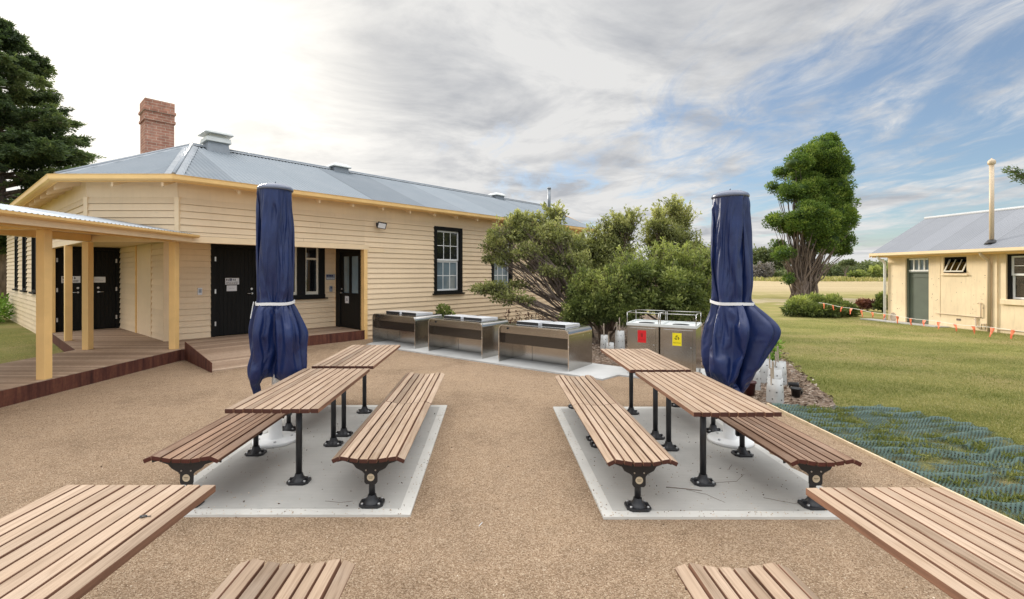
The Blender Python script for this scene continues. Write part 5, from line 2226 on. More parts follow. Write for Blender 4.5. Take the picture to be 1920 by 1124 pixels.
def right_pine():
    """only a low limb of this tree reaches into view"""
    base = V2(32.4, 25)
    t = thing('conifer_tree', 'conifer at the right edge showing only one dark branch tip above the roof', 'tree', base)
    r = random.Random(4)
    mb = MB()
    mb.tube([V2(0, 0, -.2), V2(.1, 0, 4), V2(0, 0, 9), V2(0, 0, 13)], [.5, .4, .25, .05], 10)
    P, D, T, S = [], [], [], []
    limbs = [(V2(0, 0, 5.6), at(1888, 317, 25) - base), (V2(0, 0, 5.4), at(1908, 332, 25.2) - base), (V2(0, 0, 7.5), V2(-2.2, .5, 8.4)), (V2(0, 0, 9.5), V2(-1.6, .6, 10.6))]
    limbs += [(V2(0, 0, z), V2(2.5 * math.cos(a), 2.5 * math.sin(a), z + .6)) for z, a in ((5, .3), (6, 1.3), (7, -.9), (8, .7), (9, -1.4), (10, .2), (11.5, 1.0))]
    for i, (b0, e) in enumerate(limbs):
        path = branch_path(b0, e, .05, 8, i + 5, .03)
        mb.tube(path, [.09 * (1 - .85 * k / 7) for k in range(8)], 6)
        for k in range(420):
            f = r.uniform(.45, 1.0)
            j = min(6, int(f * 7)); g = f * 7 - j
            p = path[j].lerp(path[j + 1], g)
            q = p + V2(r.gauss(0, .16), r.gauss(0, .16), r.gauss(0, .09))
            P.append(q); D.append((e - b0).normalized() + V2(r.gauss(0, .6), r.gauss(0, .6), r.gauss(0, .4))); T.append(r.uniform(.1, .6)); S.append(r.uniform(.12, .26))
    mb.build('trunk', M['bark'], t)
    S = np.array(S)
    v, f, tt = leaf_arrays(np.array([tuple(p) for p in P]), np.array([tuple(p) for p in D]), S, S * .32, np.array(T))
    np_mesh('crown', v, f, tt, M['pine'], t)


right_pine()


def low_plants():
    Y = 18.2
    q = lambda px, py, rx, ry, dy=0: pl(px, py, Y, rx, ry, dy)
    lob = [q(1500, 574, 22, 15), q(1525, 570, 26, 16, .3), q(1552, 574, 26, 16), q(1578, 580, 22, 12), q(1485, 582, 14, 9, -.2), q(1563, 562, 9, 8), q(1540, 582, 40, 11, -.3), q(1597, 586, 10, 8)]
    plant('low_bush', 'broad low green bush at the foot of the cypress where the flags begin', 'bush', (13.0, 18.2, 0), lob, 13000, .10, 'bright', 'twig', .02, seed=21, lump=.15, rmin=.5, nstem=8)
    Y = 20.5
    plant('red_bush', 'small spiky dark red bush near the corner of the right building', 'bush', (at(1622, 575, Y).x, Y, 0), [pl(1622, 574, Y, 13, 7), pl(1616, 570, Y, 7, 5), pl(1630, 571, Y, 7, 5)], 900, .16, 'redleaf', 'twig', .015, seed=22, ratio=.25, upv=.9, rmin=.2)
    Y = 20.0
    plant('small_conifer', 'little upright green conifer against the corner of the right building', 'bush', (at(1655, 578, Y).x, Y, 0), [pl(1655, 574, Y, 12, 7), pl(1655, 566, Y, 9, 7), pl(1653, 558, Y, 5, 7)], 1600, .11, 'bright', 'twig', .02, seed=23, upv=.6, rmin=.3)
    # left edge: low weeds past the left wall
    plant('low_bush', 'low bright green bush beyond the left wall of the building', 'bush', (-17.2, 15.2, 0), [(-17.2, 15.4, .35, 1.0, .7, .45), (-18.4, 15.2, .3, .9, .7, .4), (-17.6, 16.0, .5, .8, .7, .5), (-19.0, 16.2, .5, 1.0, .7, .5)], 5000, .11, 'lime', 'twig', .02, seed=24, rmin=.4, nstem=6)


low_plants()


def far_vegetation():
    r = random.Random(31)
    # dune shrubs and far trees, each of its own
    spec = []
    # (px, base_py, w_px, h_px, Y, material, kind)
    for px, hp, w in ((1352, 50, 34), (1378, 48, 30), (1402, 46, 34), (1424, 44, 32), (1447, 50, 34), (1470, 40, 32), (1330, 46, 32), (1306, 42, 30), (1280, 38, 30)):
        spec.append((px, 516, w, hp + r.randint(-3, 3), 150, 'far', 'tree', 'dark green tree in the far belt left of the cypress'))
    spec.append((1426, 523, 34, 26, 98, 'greybush', 'shrub', 'round grey leafless bush in front of the far green trees'))
    for px, hp, w, y0 in ((1445, 14, 40, 105), (1465, 12, 36, 104), (1408, 12, 36, 108), (1400, 10, 30, 100), (1480, 14, 36, 110)):
        spec.append((px, 524, w, hp, y0, 'far', 'shrub', 'low yellow-green dune shrub at the foot of the far tree belt'))
    for px, hp, w, y0 in ((1545, 20, 44, 125), (1572, 22, 44, 125), (1600, 19, 46, 128), (1628, 22, 46, 122), (1652, 26, 44, 130), (1640, 28, 44, 150), (1668, 30, 50, 150), (1618, 22, 40, 150), (1560, 17, 40, 140), (1520, 17, 44, 130), (1690, 28, 50, 150), (1588, 20, 40, 145)):
        spec.append((px, 518, w, hp, y0, 'far', 'shrub', 'dark coastal shrub on the far dune right of the cypress'))
    for px, hp, w, y0 in ((1650, 20, 34, 95), (1610, 12, 22, 95), (1672, 16, 30, 95)):
        spec.append((px, 524, w, hp, y0, 'bright', 'shrub', 'rounded dark green bush in the dry grass before the dune'))
    for px, hp, w, y0 in ((3, 40, 40, 130), (-26, 44, 50, 130), (22, 34, 40, 140), (-60, 40, 50, 130)):
        spec.append((px, 516, w, hp, y0, 'far', 'tree', 'far green tree seen past the left wing'))
    for i, (px, by, w, h, Y, mt, cat, lab) in enumerate(spec):
        s = Y / F_PX
        bx = (px - CX) * s
        z0 = .0
        H = CAM_H - (by - HZ) * s + h * s
        k = 4 if cat == 'shrub' else 7
        lob = []
        for j in range(k):
            f = j / max(1, k - 1) - .5
            rw = w * s * r.uniform(.20, .32)
            zc = H * (r.uniform(.42, .72) if cat == 'shrub' else r.uniform(.45, .86))
            lob.append((bx + f * w * s * .8, Y + r.uniform(-1, 1) * rw, zc, rw, rw * .8, min(zc, H - zc + .3) * r.uniform(.8, 1.05)))
        plant('far_tree' if cat == 'tree' else 'dune_shrub', lab, cat, (bx, Y, 0), lob, 1500 if cat == 'tree' else 1100, .75 if cat == 'tree' else .5, mt, 'bark', .12, seed=100 + i, lump=.2, rmin=.4, ratio=.6,
              group={'tree': 'far trees at the edge of the paddock', 'shrub': 'shrubs along the far dune'}[cat], nstem=4, part='crown' if cat == 'tree' else 'foliage', stem='trunk' if cat == 'tree' else 'stems')
    # lone flat-topped tree
    Y = 120
    b = at(1582, 505, Y)
    plant('far_tree', 'lone flat-topped tree on the dune between the cypress and the right building', 'tree', (b.x, Y, 0), [pl(1583, 494, Y, 8, 3), pl(1592, 492, Y, 9, 3), pl(1598, 495, Y, 6, 2.5), pl(1577, 498, Y, 4, 2)], 900, .5, 'far', 'bark', .16,
          seed=77, rmin=.3, part='crown', stem='trunk', group='far trees at the edge of the paddock')
    # strips of rough dry grass below the dune: uncountable
    m = 16000
    xs = np.concatenate([RNG.uniform(52, 118, m * 3 // 4), RNG.uniform(-150, -90, m // 4)])
    ys = RNG.uniform(86, 118, m)
    pts = np.column_stack([xs, ys, np.zeros(m)])
    dr = np.column_stack([RNG.normal(size=m) * .25, RNG.normal(size=m) * .25, np.ones(m)])
    ln = RNG.uniform(.4, 1.1, m)
    v, f, tt = leaf_arrays(pts, dr, ln, ln * .28, .35 + .55 * RNG.random(m))
    tag(np_mesh('tall_grass', v, f, tt, M['grass']), 'strip of tall dry grass below the far dune shrubs', None, None, 'stuff')


far_vegetation()


def lawn_blades():
    def inside(poly, x, y):
        c = np.zeros(len(x), bool)
        j = len(poly) - 1
        for i in range(len(poly)):
            xi, yi = poly[i]; xj, yj = poly[j]
            hit = ((yi > y) != (yj > y)) & (x < (xj - xi) * (y - yi) / (yj - yi + 1e-12) + xi)
            c ^= hit
            j = i
        return c
    m = 230000
    # density falls with distance
    y = 3.2 + 13.5 * RNG.random(m) ** 1.5
    x = 4.2 + (y * 1.16 - 3.6) * RNG.random(m)
    keep = ~inside(MULCH, x, y)
    k2 = (x > 5.05 - .18 * np.maximum(0, y - 5) + .12 * np.sin(y * 3)) | (y > 5.9)
    x, y = x[keep & k2], y[keep & k2]
    # left lawn
    m2 = 26000
    y2 = 5.5 + 8 * RNG.random(m2); x2 = -8.1 - 6 * RNG.random(m2)
    # keep in front of the left wall
    dist = (x2 - C1.x) * n2.x + (y2 - C1.y) * n2.y
    k = dist > .25
    x, y = np.concatenate([x, x2[k]]), np.concatenate([y, y2[k]])
    # tufts growing through the netting
    m3 = 9000
    cx_ = RNG.uniform(3.6, 5.0, 130); cy_ = RNG.uniform(1.5, 5.8, 130)
    ii = RNG.integers(0, 130, m3)
    x3, y3 = cx_[ii] + RNG.normal(size=m3) * .07, cy_[ii] + RNG.normal(size=m3) * .035
    k = x3 > 3.55
    x, y = np.concatenate([x, x3[k]]), np.concatenate([y, y3[k]])
    m = len(x)
    pts = np.column_stack([x, y, np.full(m, .0)])
    dr = np.column_stack([RNG.normal(size=m) * .6, RNG.normal(size=m) * .6, np.ones(m)])
    ln = RNG.uniform(.014, .042, m)
    ln[-int(k.sum()):] *= 1.9
    pt = np.array([noise.noise((a * .5, b * 1.1, 3.0)) * .8 + noise.noise((a * 2.0, b * 3, 8.0)) * .3 for a, b in zip(x, y)])
    tn = np.clip(.48 + pt * .75 + RNG.normal(size=m) * .22, 0, 1)
    tn[-int(k.sum()):] = np.clip(RNG.normal(size=int(k.sum())) * .15 + .15, 0, 1)
    v, f, tt = leaf_arrays(pts, dr, ln, np.maximum(ln * .16, .0035), tn)
    tag(np_mesh('grass', v, f, tt, M['grass']), 'short patchy green and straw-coloured lawn grass', None, None, 'stuff')


lawn_blades()


def mulch_chips():
    m = 5200
    x = RNG.uniform(1.9, 6.4, m); y = RNG.uniform(5.9, 11.5, m)
    # inside the bed near the camera only
    ok = (x > 3.4) & (x < 4.35 + (y - 5.8) * .46) | ((y > 8.6) & (x > 2.2) & (x < 4.0))
    x, y = x[ok], y[ok]
    m = len(x)
    pts = np.column_stack([x, y, .016 + .012 * RNG.random(m)])
    dr = np.column_stack([RNG.normal(size=m), RNG.normal(size=m), RNG.normal(size=m) * .22])
    ln = RNG.uniform(.025, .09, m)
    v, f, tt = leaf_arrays(pts, dr, ln, ln * .42, RNG.random(m))
    tag(np_mesh('mulch_chips', v, f, tt, M['stake_chip']), 'loose bark chips scattered over the mulch bed', None, None, 'stuff')


mm = Mat('mulch_chip', .9, spec=.15)
mm.col(mm.ramp(mm.attr(), [(0, (.06, .04, .028)), (.45, (.19, .13, .09)), (.8, (.33, .25, .19)), (1, (.55, .48, .41))]))
M['stake_chip'] = mm.m
mulch_chips()


# ================================================================== tree guards, pots, flags, bits
def guards():
    def guard(label, x, y, h, w, rot, stakes, group):
        t = thing('tree_guard', label, 'tree guard', (x, y, .012), rot, group)
        mb = MB()
        ringpts = []
        for k in range(30):
            a = 2 * PI * k / 30
            # rounded triangle
            rr = w * .5 * (1 + .16 * math.cos(3 * a))
            ringpts.append((rr * math.cos(a), rr * math.sin(a)))
        vs, fs = [], []
        for (z, sc) in ((0, 1.06), (h * .5, 1.0), (h, .90)):
            for (a, b) in ringpts:
                vs.append(V2(a * sc, b * sc, z))
        for (z, sc) in ((0, 1.02), (h * .5, .96), (h - .0001, .86)):
            for (a, b) in ringpts:
                vs.append(V2(a * sc, b * sc, z))
        for L0 in (0, 3):
            for i in range(2):
                for k in range(30):
                    q = ((L0 + i) * 30 + k, (L0 + i) * 30 + (k + 1) % 30, (L0 + i + 1) * 30 + (k + 1) % 30, (L0 + i + 1) * 30 + k)
                    fs.append(q if L0 == 0 else tuple(reversed(q)))
        for k in range(30):
            fs.append((60 + k, 60 + (k + 1) % 30, 150 + (k + 1) % 30, 150 + k))
        mb.add(vs, fs, 0, True)
        g = mb.build('sleeve', M['corflute'], t)
        mb = MB()
        for row in range(3):
            for k in range(6):
                a = 2 * PI * (k + .5 * (row % 2)) / 6 + .3
                rr = w * .5 * (1 + .16 * math.cos(3 * a)) * (1.06 - .16 * (row + .6) / 3.4) + .0035
                z = h * (.18 + .3 * row)
                mb.disc(V2(rr * math.cos(a), rr * math.sin(a), z), V2(math.cos(a), math.sin(a), .05), .0085, 0, 8)
        mb.build('holes', M['dark'], g)
        for k in range(stakes):
            a = PI / 3 + 2 * PI * k / 3
            rr = w * .36
            px, py = rr * math.cos(a), rr * math.sin(a)
            hs = h * (1.75 - .22 * k)
            mb = MB()
            mb.obox(V2(px - .009, py - .009, -.03), V2(.018, 0), V2(0, .018), V2(.012 * k - .01, .008, hs), 0, .5)
            mb.build('stake', M['stake'], t, .002)
        return t
    G = 'white corflute tree guards in the mulch'
    guard('white tree guard nearest the netting, lowest of the cluster right of the umbrella', at(1459, 0, 6.0).x, 6.05, .315, .185, .3, 2, G)
    guard('white tree guard directly behind the one nearest the netting', at(1451, 0, 6.4).x, 6.38, .37, .17, 1.1, 1, G)
    guard('white tree guard at the back right of the cluster, beside the lawn edge', at(1462, 0, 7.05).x, 7.05, .34, .18, .2, 2, G)
    guard('white tree guard in the cluster holding the bright green leafy plant', at(1438, 0, 7.1).x, 7.12, .36, .16, .9, 1, G)
    guard('white tree guard half hidden behind the right umbrella canopy', at(1416, 0, 6.75).x, 6.75, .34, .15, .5, 1, G)
    guard('white tree guard pressed against the end of the front barbecue', at(1131, 0, 10.0).x, 9.9, .36, .15, .3, 1, G)
    guard('short white tree guard between the front barbecue and the bins', at(1146, 0, 9.7).x, 9.75, .22, .17, .8, 2, G)
    guard('white tree guard standing close beside the red-stickered bin', at(1161, 0, 10.2).x, 10.15, .42, .19, .2, 2, G)

    def pot(label, x, y, r, h, mat, tilt=None):
        t = thing('plant_pot', label, 'pot', (x, y, .014))
        mb = MB()
        mb.lathe([(r * .78, 0), (r * .96, h * .85), (r * 1.08, h * .86), (r * 1.08, h), (r * .95, h), (r * .72, .01)], (0, 0, 0), 18)
        mb.build('pot', M[mat], t)
        if tilt:
            t.rotation_euler = tilt
            t.location.z = .014 + r * .98
    pot('empty black pot standing upright on the mulch near the netting', at(1497, 0, 6.25).x, 6.3, .062, .125, 'pot')
    pot('flat black pot lying on its side behind the upright black pot', at(1486, 0, 6.75).x, 6.85, .04, .13, 'pot', (PI / 2, 0, 1.2))
    pot('small black pot tipped over just right of the upright black pot', at(1510, 0, 6.4).x, 6.48, .035, .09, 'pot', (PI / 2, 0, -.9))
    pot('dark maroon pot under the hem of the right umbrella', at(1406, 0, 6.4).x, 6.42, .085, .19, 'maroon')
    pot('black pot tucked between umbrella and tree guards', at(1428, 0, 7.4).x, 7.5, .075, .18, 'pot')


guards()


def flags():
    P = [V2(12.05, 17.1, .66), V2(12.0, 10.9, .42), V2(11.9, 8.2, .44)]
    t = thing('flag_bunting', 'string of small orange warning flags sagging across the lawn by the right building', 'bunting', (P[0].x, P[0].y, 0))
    b = V2(P[0].x, P[0].y, 0)
    pts = []
    N = 40
    for k in range(N + 1):
        f = k / N
        y = 17.1 + (8.2 - 17.1) * f
        z = .60 - .22 * math.sin(PI * min(1, f * 1.3) * .62) + .012 * math.sin(f * 40)
        pts.append(V2(12.05 - .12 * f + .02 * math.sin(f * 9), y, z) - b)
    mb = MB()
    mb.tube(pts, .006, 5)
    mb.build('rope', M['rope'], t)
    r = random.Random(3)
    k = 0
    s = .12
    for i in range(19):
        f = (i + .35) / 19.0
        y = 17.0 - 8.4 * f
        z = .60 - .22 * math.sin(PI * min(1, f * 1.3) * .62)
        x = 12.05 - .12 * f
        p = V2(x, y, z) - b
        w, h = r.uniform(.08, .11), r.uniform(.17, .22)
        sw = r.uniform(-.06, .06); tw = r.uniform(-.05, .05)
        mb = MB()
        # soft triangular flag with a curl
        rows = 5
        vs, fs = [], []
        for a in range(rows + 1):
            g = a / rows
            ww = w * (1 - g * .92)
            for c in (-.5, 0, .5):
                vs.append(p + V2(tw * g + .018 * math.sin(g * 4 + i) * (1 if c else -1), c * ww + sw * g * .6, -h * g))
        for a in range(rows):
            for c in range(2):
                fs.append((a * 3 + c, a * 3 + c + 1, a * 3 + c + 4, a * 3 + c + 3))
        mb.add(vs, fs, 0, True)
        mb.build('flag', M['orange'], t)


flags()


def litter():
    def twig(label, pts, r=.0035, mat='bark'):
        b = Vector(pts[0])
        mb = MB()
        path = []
        for a, c in zip(pts[:-1], pts[1:]):
            for k in range(4):
                path.append(Vector(a).lerp(Vector(c), k / 4) - b)
        path.append(Vector(pts[-1]) - b)
        path = [p + V2(noise.noise((p.x * 20, p.y * 20, 1)), noise.noise((p.x * 20, p.y * 20, 5)), 0) * .008 for p in path]
        mb.tube(path, [r * .55] * (len(path) - 1) + [r * .3], 5)
        o = mb.build('twig', M[mat], None, 0, b)
        tag(o, label, 'twig')
    z = PADZ + .004
    twig('dark forked twig on the right pad in front of the table foot', [(1.36, 3.62, z), (1.48, 3.60, z), (1.62, 3.56, z)], .005)
    twig('long thin curved twig on the right pad near the front edge', [(1.50, 3.58, z), (1.62, 3.50, z), (1.70, 3.38, z)], .002)
    twig('fine curling twig right of the front table foot on the right pad', [(1.78, 3.70, z), (1.96, 3.72, z), (2.1, 3.86, z)], .002)
    twig('short twig in the middle of the right pad beside the outer bench', [(2.02, 3.95, z), (2.10, 4.06, z)], .003)
    twig('looping fine twig on the right pad below the outer bench', [(2.02, 3.45, z), (2.2, 3.36, z), (2.38, 3.46, z)], .002)
    twig('small curled twig on the left pad beside the inner bench foot', [(-1.22, 3.40, z), (-1.10, 3.38, z), (-1.02, 3.40, z)], .002)
    twig('pale sliver of wood lying on the gravel aisle', [(-.085, 3.10, .008), (-.06, 3.14, .012)], .005, 'strap')
    # curled leaf on the near table
    mb = MB()
    c = V2(-1.45, 1.80, 0)
    c = V2((268 - CX) / F_PX * 1.81, 1.81, .7455)
    vs = []
    for k in range(9):
        a = 2 * PI * k / 9
        vs.append(V2(.014 * math.cos(a) * (1 + .3 * math.sin(3 * a)), .010 * math.sin(a), .002 + .006 * abs(math.sin(a * 1.5))))
    vs.append(V2(0, 0, .009))
    mb.add(vs, [(k, (k + 1) % 9, 9) for k in range(9)])
    mb.tube([V2(.012, 0, .004), V2(.028, .006, .003)], .0018, 5)
    tag(mb.build('dry_leaf', M['ink'], None, 0, c), 'small curled dark leaf lying on the lower left table', 'leaf')
    # scattered dark specks of bark and gumnuts: uncountable
    m = 300
    x = np.concatenate([RNG.uniform(-6, 3.4, m - 150), RNG.uniform(.8, 2.6, 90), RNG.uniform(-2.4, -.6, 60)])
    y = np.concatenate([RNG.uniform(2.4, 9, m - 150), RNG.uniform(3.2, 5.8, 150)])
    onpad = ((x > -2.46) & (x < -.566) & (y > 3.22) & (y < 5.89)) | ((x > .768) & (x < 2.62) & (y > 3.19) & (y < 5.82))
    pts = np.column_stack([x, y, np.where(onpad, PADZ + .002, .008)])
    dr = np.column_stack([RNG.normal(size=m), RNG.normal(size=m), np.abs(RNG.normal(size=m)) * .3])
    ln = RNG.uniform(.006, .024, m)
    v, f, tt = leaf_arrays(pts, dr, ln, ln * .5, RNG.random(m) * .35)
    tag(np_mesh('leaf_litter', v, f, tt, M['stake_chip']), 'tiny dark leaf specks strewn over gravel and pads', None, None, 'stuff')


litter()


def loose_stones():
    m = 2600
    a = RNG.random(m)
    x = RNG.uniform(-3.5, 3.4, m); y = 2.3 + 3.2 * RNG.random(m) ** 1.5
    # a share of them kicked over the pad edges
    e = m // 9
    side = RNG.integers(0, 4, e)
    x[:e] = np.choose(side, [-.566 - np.abs(RNG.normal(size=e)) * .05, .768 + np.abs(RNG.normal(size=e)) * .05, RNG.uniform(-2.3, -.6, e), RNG.uniform(.8, 2.6, e)])
    y[:e] = np.choose(side, [RNG.uniform(3.25, 5.8, e), RNG.uniform(3.2, 5.7, e), 3.22 + np.abs(RNG.normal(size=e)) * .05, 3.19 + np.abs(RNG.normal(size=e)) * .05])
    onpad = ((x > -2.46) & (x < -.566) & (y > 3.22) & (y < 5.89)) | ((x > .768) & (x < 2.62) & (y > 3.19) & (y < 5.82))
    z = np.where(onpad, PADZ + .001, .006)
    base = np.array([[1, 0, 0], [0, 1, 0], [-1, 0, 0], [0, -1, 0], [0, 0, .8], [0, 0, -.3]], float)
    f0 = np.array([[0, 1, 4, 4], [1, 2, 4, 4], [2, 3, 4, 4], [3, 0, 4, 4]])
    r = RNG.uniform(.0022, .0062, m)[:, None, None]
    v = base[None] * r * RNG.uniform(.6, 1.3, (m, 6, 3))
    an = RNG.uniform(0, 6.28, m)
    c, s_ = np.cos(an)[:, None], np.sin(an)[:, None]
    vx = v[:, :, 0] * c - v[:, :, 1] * s_; vy = v[:, :, 0] * s_ + v[:, :, 1] * c
    v = np.stack([vx + x[:, None], vy + y[:, None], v[:, :, 2] + z[:, None]], -1).reshape(-1, 3)
    me = bpy.data.meshes.new('loose_gravel')
    tri = (f0[None, :, :3] + (np.arange(m) * 6)[:, None, None]).reshape(-1, 3)
    me.from_pydata(v.tolist(), [], tri.tolist())
    at_ = me.attributes.new('tint', 'FLOAT', 'POINT')
    at_.data.foreach_set('value', np.repeat(RNG.random(m), 6).astype(np.float32))
    me.materials.append(M['stone'])
    o = bpy.data.objects.new('loose_gravel', me)
    C.objects.link(o)
    tag(o, 'loose stones scattered over the gravel and kicked onto the pad edges', None, None, 'stuff')


loose_stones()


# ================================================================== right building
def right_building():
    O = V2(14.0, 16.4)
    e = V2(.12, -1).normalized()
    nn = V2(-1, -.12).normalized()
    L = 9.5
    t = thing('rendered_building', 'low cream rendered building with a grey roof at the right edge', 'building', O)
    Lo = -O

    def P(mb, name, mats, parent=None, bevel=0):
        o = mb.build(name, mats, parent or t, bevel)
        if parent is None: o.location = Lo
        return o
    ops = [(.62, 1.37, .02, 2.19), (1.81, 2.45, 1.70, 2.19), (3.42, 4.5, .95, 2.22), (6.2, 7.3, .95, 2.22)]
    zt = 2.42
    mb = MB()
    ss = sorted({0, L, *[o[0] for o in ops], *[o[1] for o in ops]})
    zs = sorted({-.1, zt, *[o[2] for o in ops], *[o[3] for o in ops]})
    for a, b in zip(ss[:-1], ss[1:]):
        for c, f in zip(zs[:-1], zs[1:]):
            if any(o[0] < (a + b) / 2 < o[1] and o[2] < (c + f) / 2 < o[3] for o in ops): continue
            mb.add([O + e * a + UP * c, O + e * b + UP * c, O + e * b + UP * f, O + e * a + UP * f], [(3, 2, 1, 0)])
    for (a, b, c, f) in ops:
        q = [O + e * a + UP * c, O + e * b + UP * c, O + e * b + UP * f, O + e * a + UP * f]
        for i in range(4):
            j = (i + 1) % 4
            mb.add([q[i], q[j], q[j] - nn * .22, q[i] - nn * .22], [(0, 1, 2, 3)])
    # end and back walls
    W = 3.75
    b0 = O - nn * W
    mb.add([O + UP * -.1, O + UP * zt, b0 + UP * zt, b0 + UP * -.1], [(0, 1, 2, 3)])
    mb.add([O + UP * zt, (O + b0) / 2 + UP * 3.6, b0 + UP * zt], [(0, 1, 2)])
    o2, b2 = O + e * L, b0 + e * L
    mb.add([o2 + UP * -.1, o2 + UP * zt, b2 + UP * zt, b2 + UP * -.1], [(0, 1, 2, 3)])
    mb.add([b0 + UP * -.1, b0 + UP * zt, b2 + UP * zt, b2 + UP * -.1], [(0, 1, 2, 3)])
    P(mb, 'wall', M['render'])
    # raised render panel and band work
    mb = MB()
    panel(mb, O, e, nn, 1.70, 1.72, .30, zt - .02, -.002, .008)
    panel(mb, O, e, nn, 3.14, 3.24, .0, zt - .02, -.002, .035)
    P(mb, 'render_strip', M['render'], None, .003)
    # peeling paint marks
    mb = MB()
    r = random.Random(12)
    for k in range(90):
        s = r.choice((r.uniform(.08, .55), r.uniform(1.42, 1.68), r.uniform(2.55, 3.0), r.uniform(2.0, 3.05), r.uniform(4.6, 6)))
        z = r.uniform(.25, 1.65)
        c = O + e * s + nn * .0035 + UP * z
        rr = r.uniform(.004, .015)
        mb.add([c + e * rr * r.uniform(.6, 1.3) * math.cos(a) + UP * rr * r.uniform(.6, 1.3) * math.sin(a) for a in (0, 1.2, 2.4, 3.6, 4.9)], [(4, 3, 2, 1, 0)])
    mb.add([O + e * (.20 + .11 * math.cos(a)) + nn * .003 + UP * (.16 + .16 * math.sin(a)) for a in [k * .52 for k in range(12)]], [tuple(reversed(range(12)))], 1)
    P(mb, 'peeled_patches', [M['bark'], M['stake']])
    # door with transom
    mb = MB()
    panel(mb, O, e, nn, .62, .68, .02, 2.19, -.18, -.06)
    panel(mb, O, e, nn, 1.31, 1.37, .02, 2.19, -.18, -.06)
    panel(mb, O, e, nn, .68, 1.31, 1.70, 1.74, -.18, -.06)
    f = P(mb, 'door_frame', M['green_door'], None, .003)
    mb = MB()
    panel(mb, O, e, nn, .685, 1.29, .03, 1.695, -.15, -.10)
    dd = P(mb, 'door', M['green_door'], None, .004)
    m2 = MB(); panel(m2, O, e, nn, .70, 1.27, 1.55, 1.58, -.10, -.085); m2.build('rail', M['green_door'], dd)
    m2 = MB(); panel(m2, O, e, nn, 1.291, 1.309, .03, 1.69, -.145, -.12); m2.build('door_gap', M['dark'], dd)
    mb = MB()
    panel(mb, O, e, nn, .64, 1.35, 1.745, 1.80, -.15, -.07)
    panel(mb, O, e, nn, .64, 1.35, 2.13, 2.18, -.15, -.07)
    for k in range(5):
        s = .64 + (.71 - .035) * k / 4
        panel(mb, O, e, nn, s, s + .035, 1.80, 2.13, -.145, -.075)
    tw = P(mb, 'transom_window', M['white'], None, .002)
    m2 = MB(); panel(m2, O, e, nn, .65, 1.34, 1.79, 2.14, -.12, -.11); m2.build('pane', M['glass_pale'], tw)
    # awning window, propped open
    mb = MB()
    panel(mb, O, e, nn, 1.81, 1.85, 1.70, 2.19, -.2, -.04)
    panel(mb, O, e, nn, 2.41, 2.45, 1.70, 2.19, -.2, -.04)
    panel(mb, O, e, nn, 1.85, 2.41, 2.15, 2.19, -.2, -.04)
    panel(mb, O, e, nn, 1.85, 2.41, 1.70, 1.735, -.2, -.03)
    w = P(mb, 'awning_window', M['black'], None, .002)
    m2 = MB(); panel(m2, O, e, nn, 1.76, 2.50, 1.615, 1.66, -.02, .05); m2.build('sill', M['render'], w, .008)
    m2 = MB(); panel(m2, O, e, nn, 1.85, 2.41, 1.735, 2.15, -.21, -.205); m2.build('dark_interior', M['dark'], w)
    # tilted sash
    tilt = (UP * .36 - nn * .20)
    m2 = MB()
    c0 = O + e * 1.86 + nn * .035 + UP * 1.755
    for a, b in ((0, .035), (.505, .54), (.17, .19), (.345, .365)):
        m2.obox(c0 + e * a, e * (b - a), nn * .022, tilt)
    m2.obox(c0 - tilt * .06, e * .54, nn * .024, tilt * .10)
    m2.build('sash', M['offwhite'], w)
    m2 = MB(); m2.obox(c0 + nn * .008, e * .54, nn * .004, tilt); m2.build('pane', M['clear_glass'], w)
    # big sash windows with a dark room and boxes behind
    for (a, b, z0, z1) in ops[2:]:
        mb = MB()
        panel(mb, O, e, nn, a, a + .06, z0, z1, -.2, -.05)
        panel(mb, O, e, nn, b - .06, b, z0, z1, -.2, -.05)
        panel(mb, O, e, nn, a + .06, b - .06, z1 - .05, z1, -.2, -.05)
        w = P(mb, 'window', M['black'], None, .003)
        m2 = MB(); panel(m2, O, e, nn, a - .1, b + .1, z0 - .14, z0 + .01, -.15, .06); m2.build('sill', M['render'], w, .012)
        mid = (z0 + z1) / 2 + .08
        for lo_, hi_, off in ((z0 + .02, mid, -.14), (mid - .04, z1 - .05, -.10)):
            m3 = MB()
            x0, x1 = a + .06, b - .06
            panel(m3, O, e, nn, x0, x0 + .05, lo_, hi_, off - .03, off)
            panel(m3, O, e, nn, x1 - .05, x1, lo_, hi_, off - .03, off)
            panel(m3, O, e, nn, x0 + .05, x1 - .05, lo_, lo_ + .055, off - .03, off - .001)
            panel(m3, O, e, nn, x0 + .05, x1 - .05, hi_ - .045, hi_, off - .03, off - .001)
            if off > -.12:
                for k in (1, 2):
                    s = x0 + .05 + (x1 - x0 - .1) * k / 3
                    panel(m3, O, e, nn, s - .011, s + .011, lo_ + .055, hi_ - .045, off - .027, off - .004)
                zc = (lo_ + hi_) / 2
                panel(m3, O, e, nn, x0 + .05, x1 - .05, zc - .011, zc + .011, off - .025, off - .006)
            m3.build('sash', M['white'], w, .002)
            m4 = MB(); panel(m4, O, e, nn, x0 + .045, x1 - .045, lo_ + .05, hi_ - .04, off - .018, off - .014); m4.build('pane', M['clear_glass'], w)
        m5 = MB()
        q = [O + e * a - nn * .23 + UP * z0, O + e * b - nn * .23 + UP * z0, O + e * b - nn * .23 + UP * z1, O + e * a - nn * .23 + UP * z1]
        bk = [p - nn * 1.2 for p in q]
        m5.add(q + bk, [(0, 1, 5, 4), (1, 2, 6, 5), (2, 3, 7, 6), (3, 0, 4, 7), (4, 5, 6, 7)])
        m5.build('dark_interior', M['dark'], w)
        m6 = MB()
        panel(m6, O, e, nn, a + .12, a + .46, z0 + .01, z0 + .44, -.72, -.30)
        panel(m6, O, e, nn, a + .50, a + .84, z0 + .01, z0 + .47, -.75, -.32)
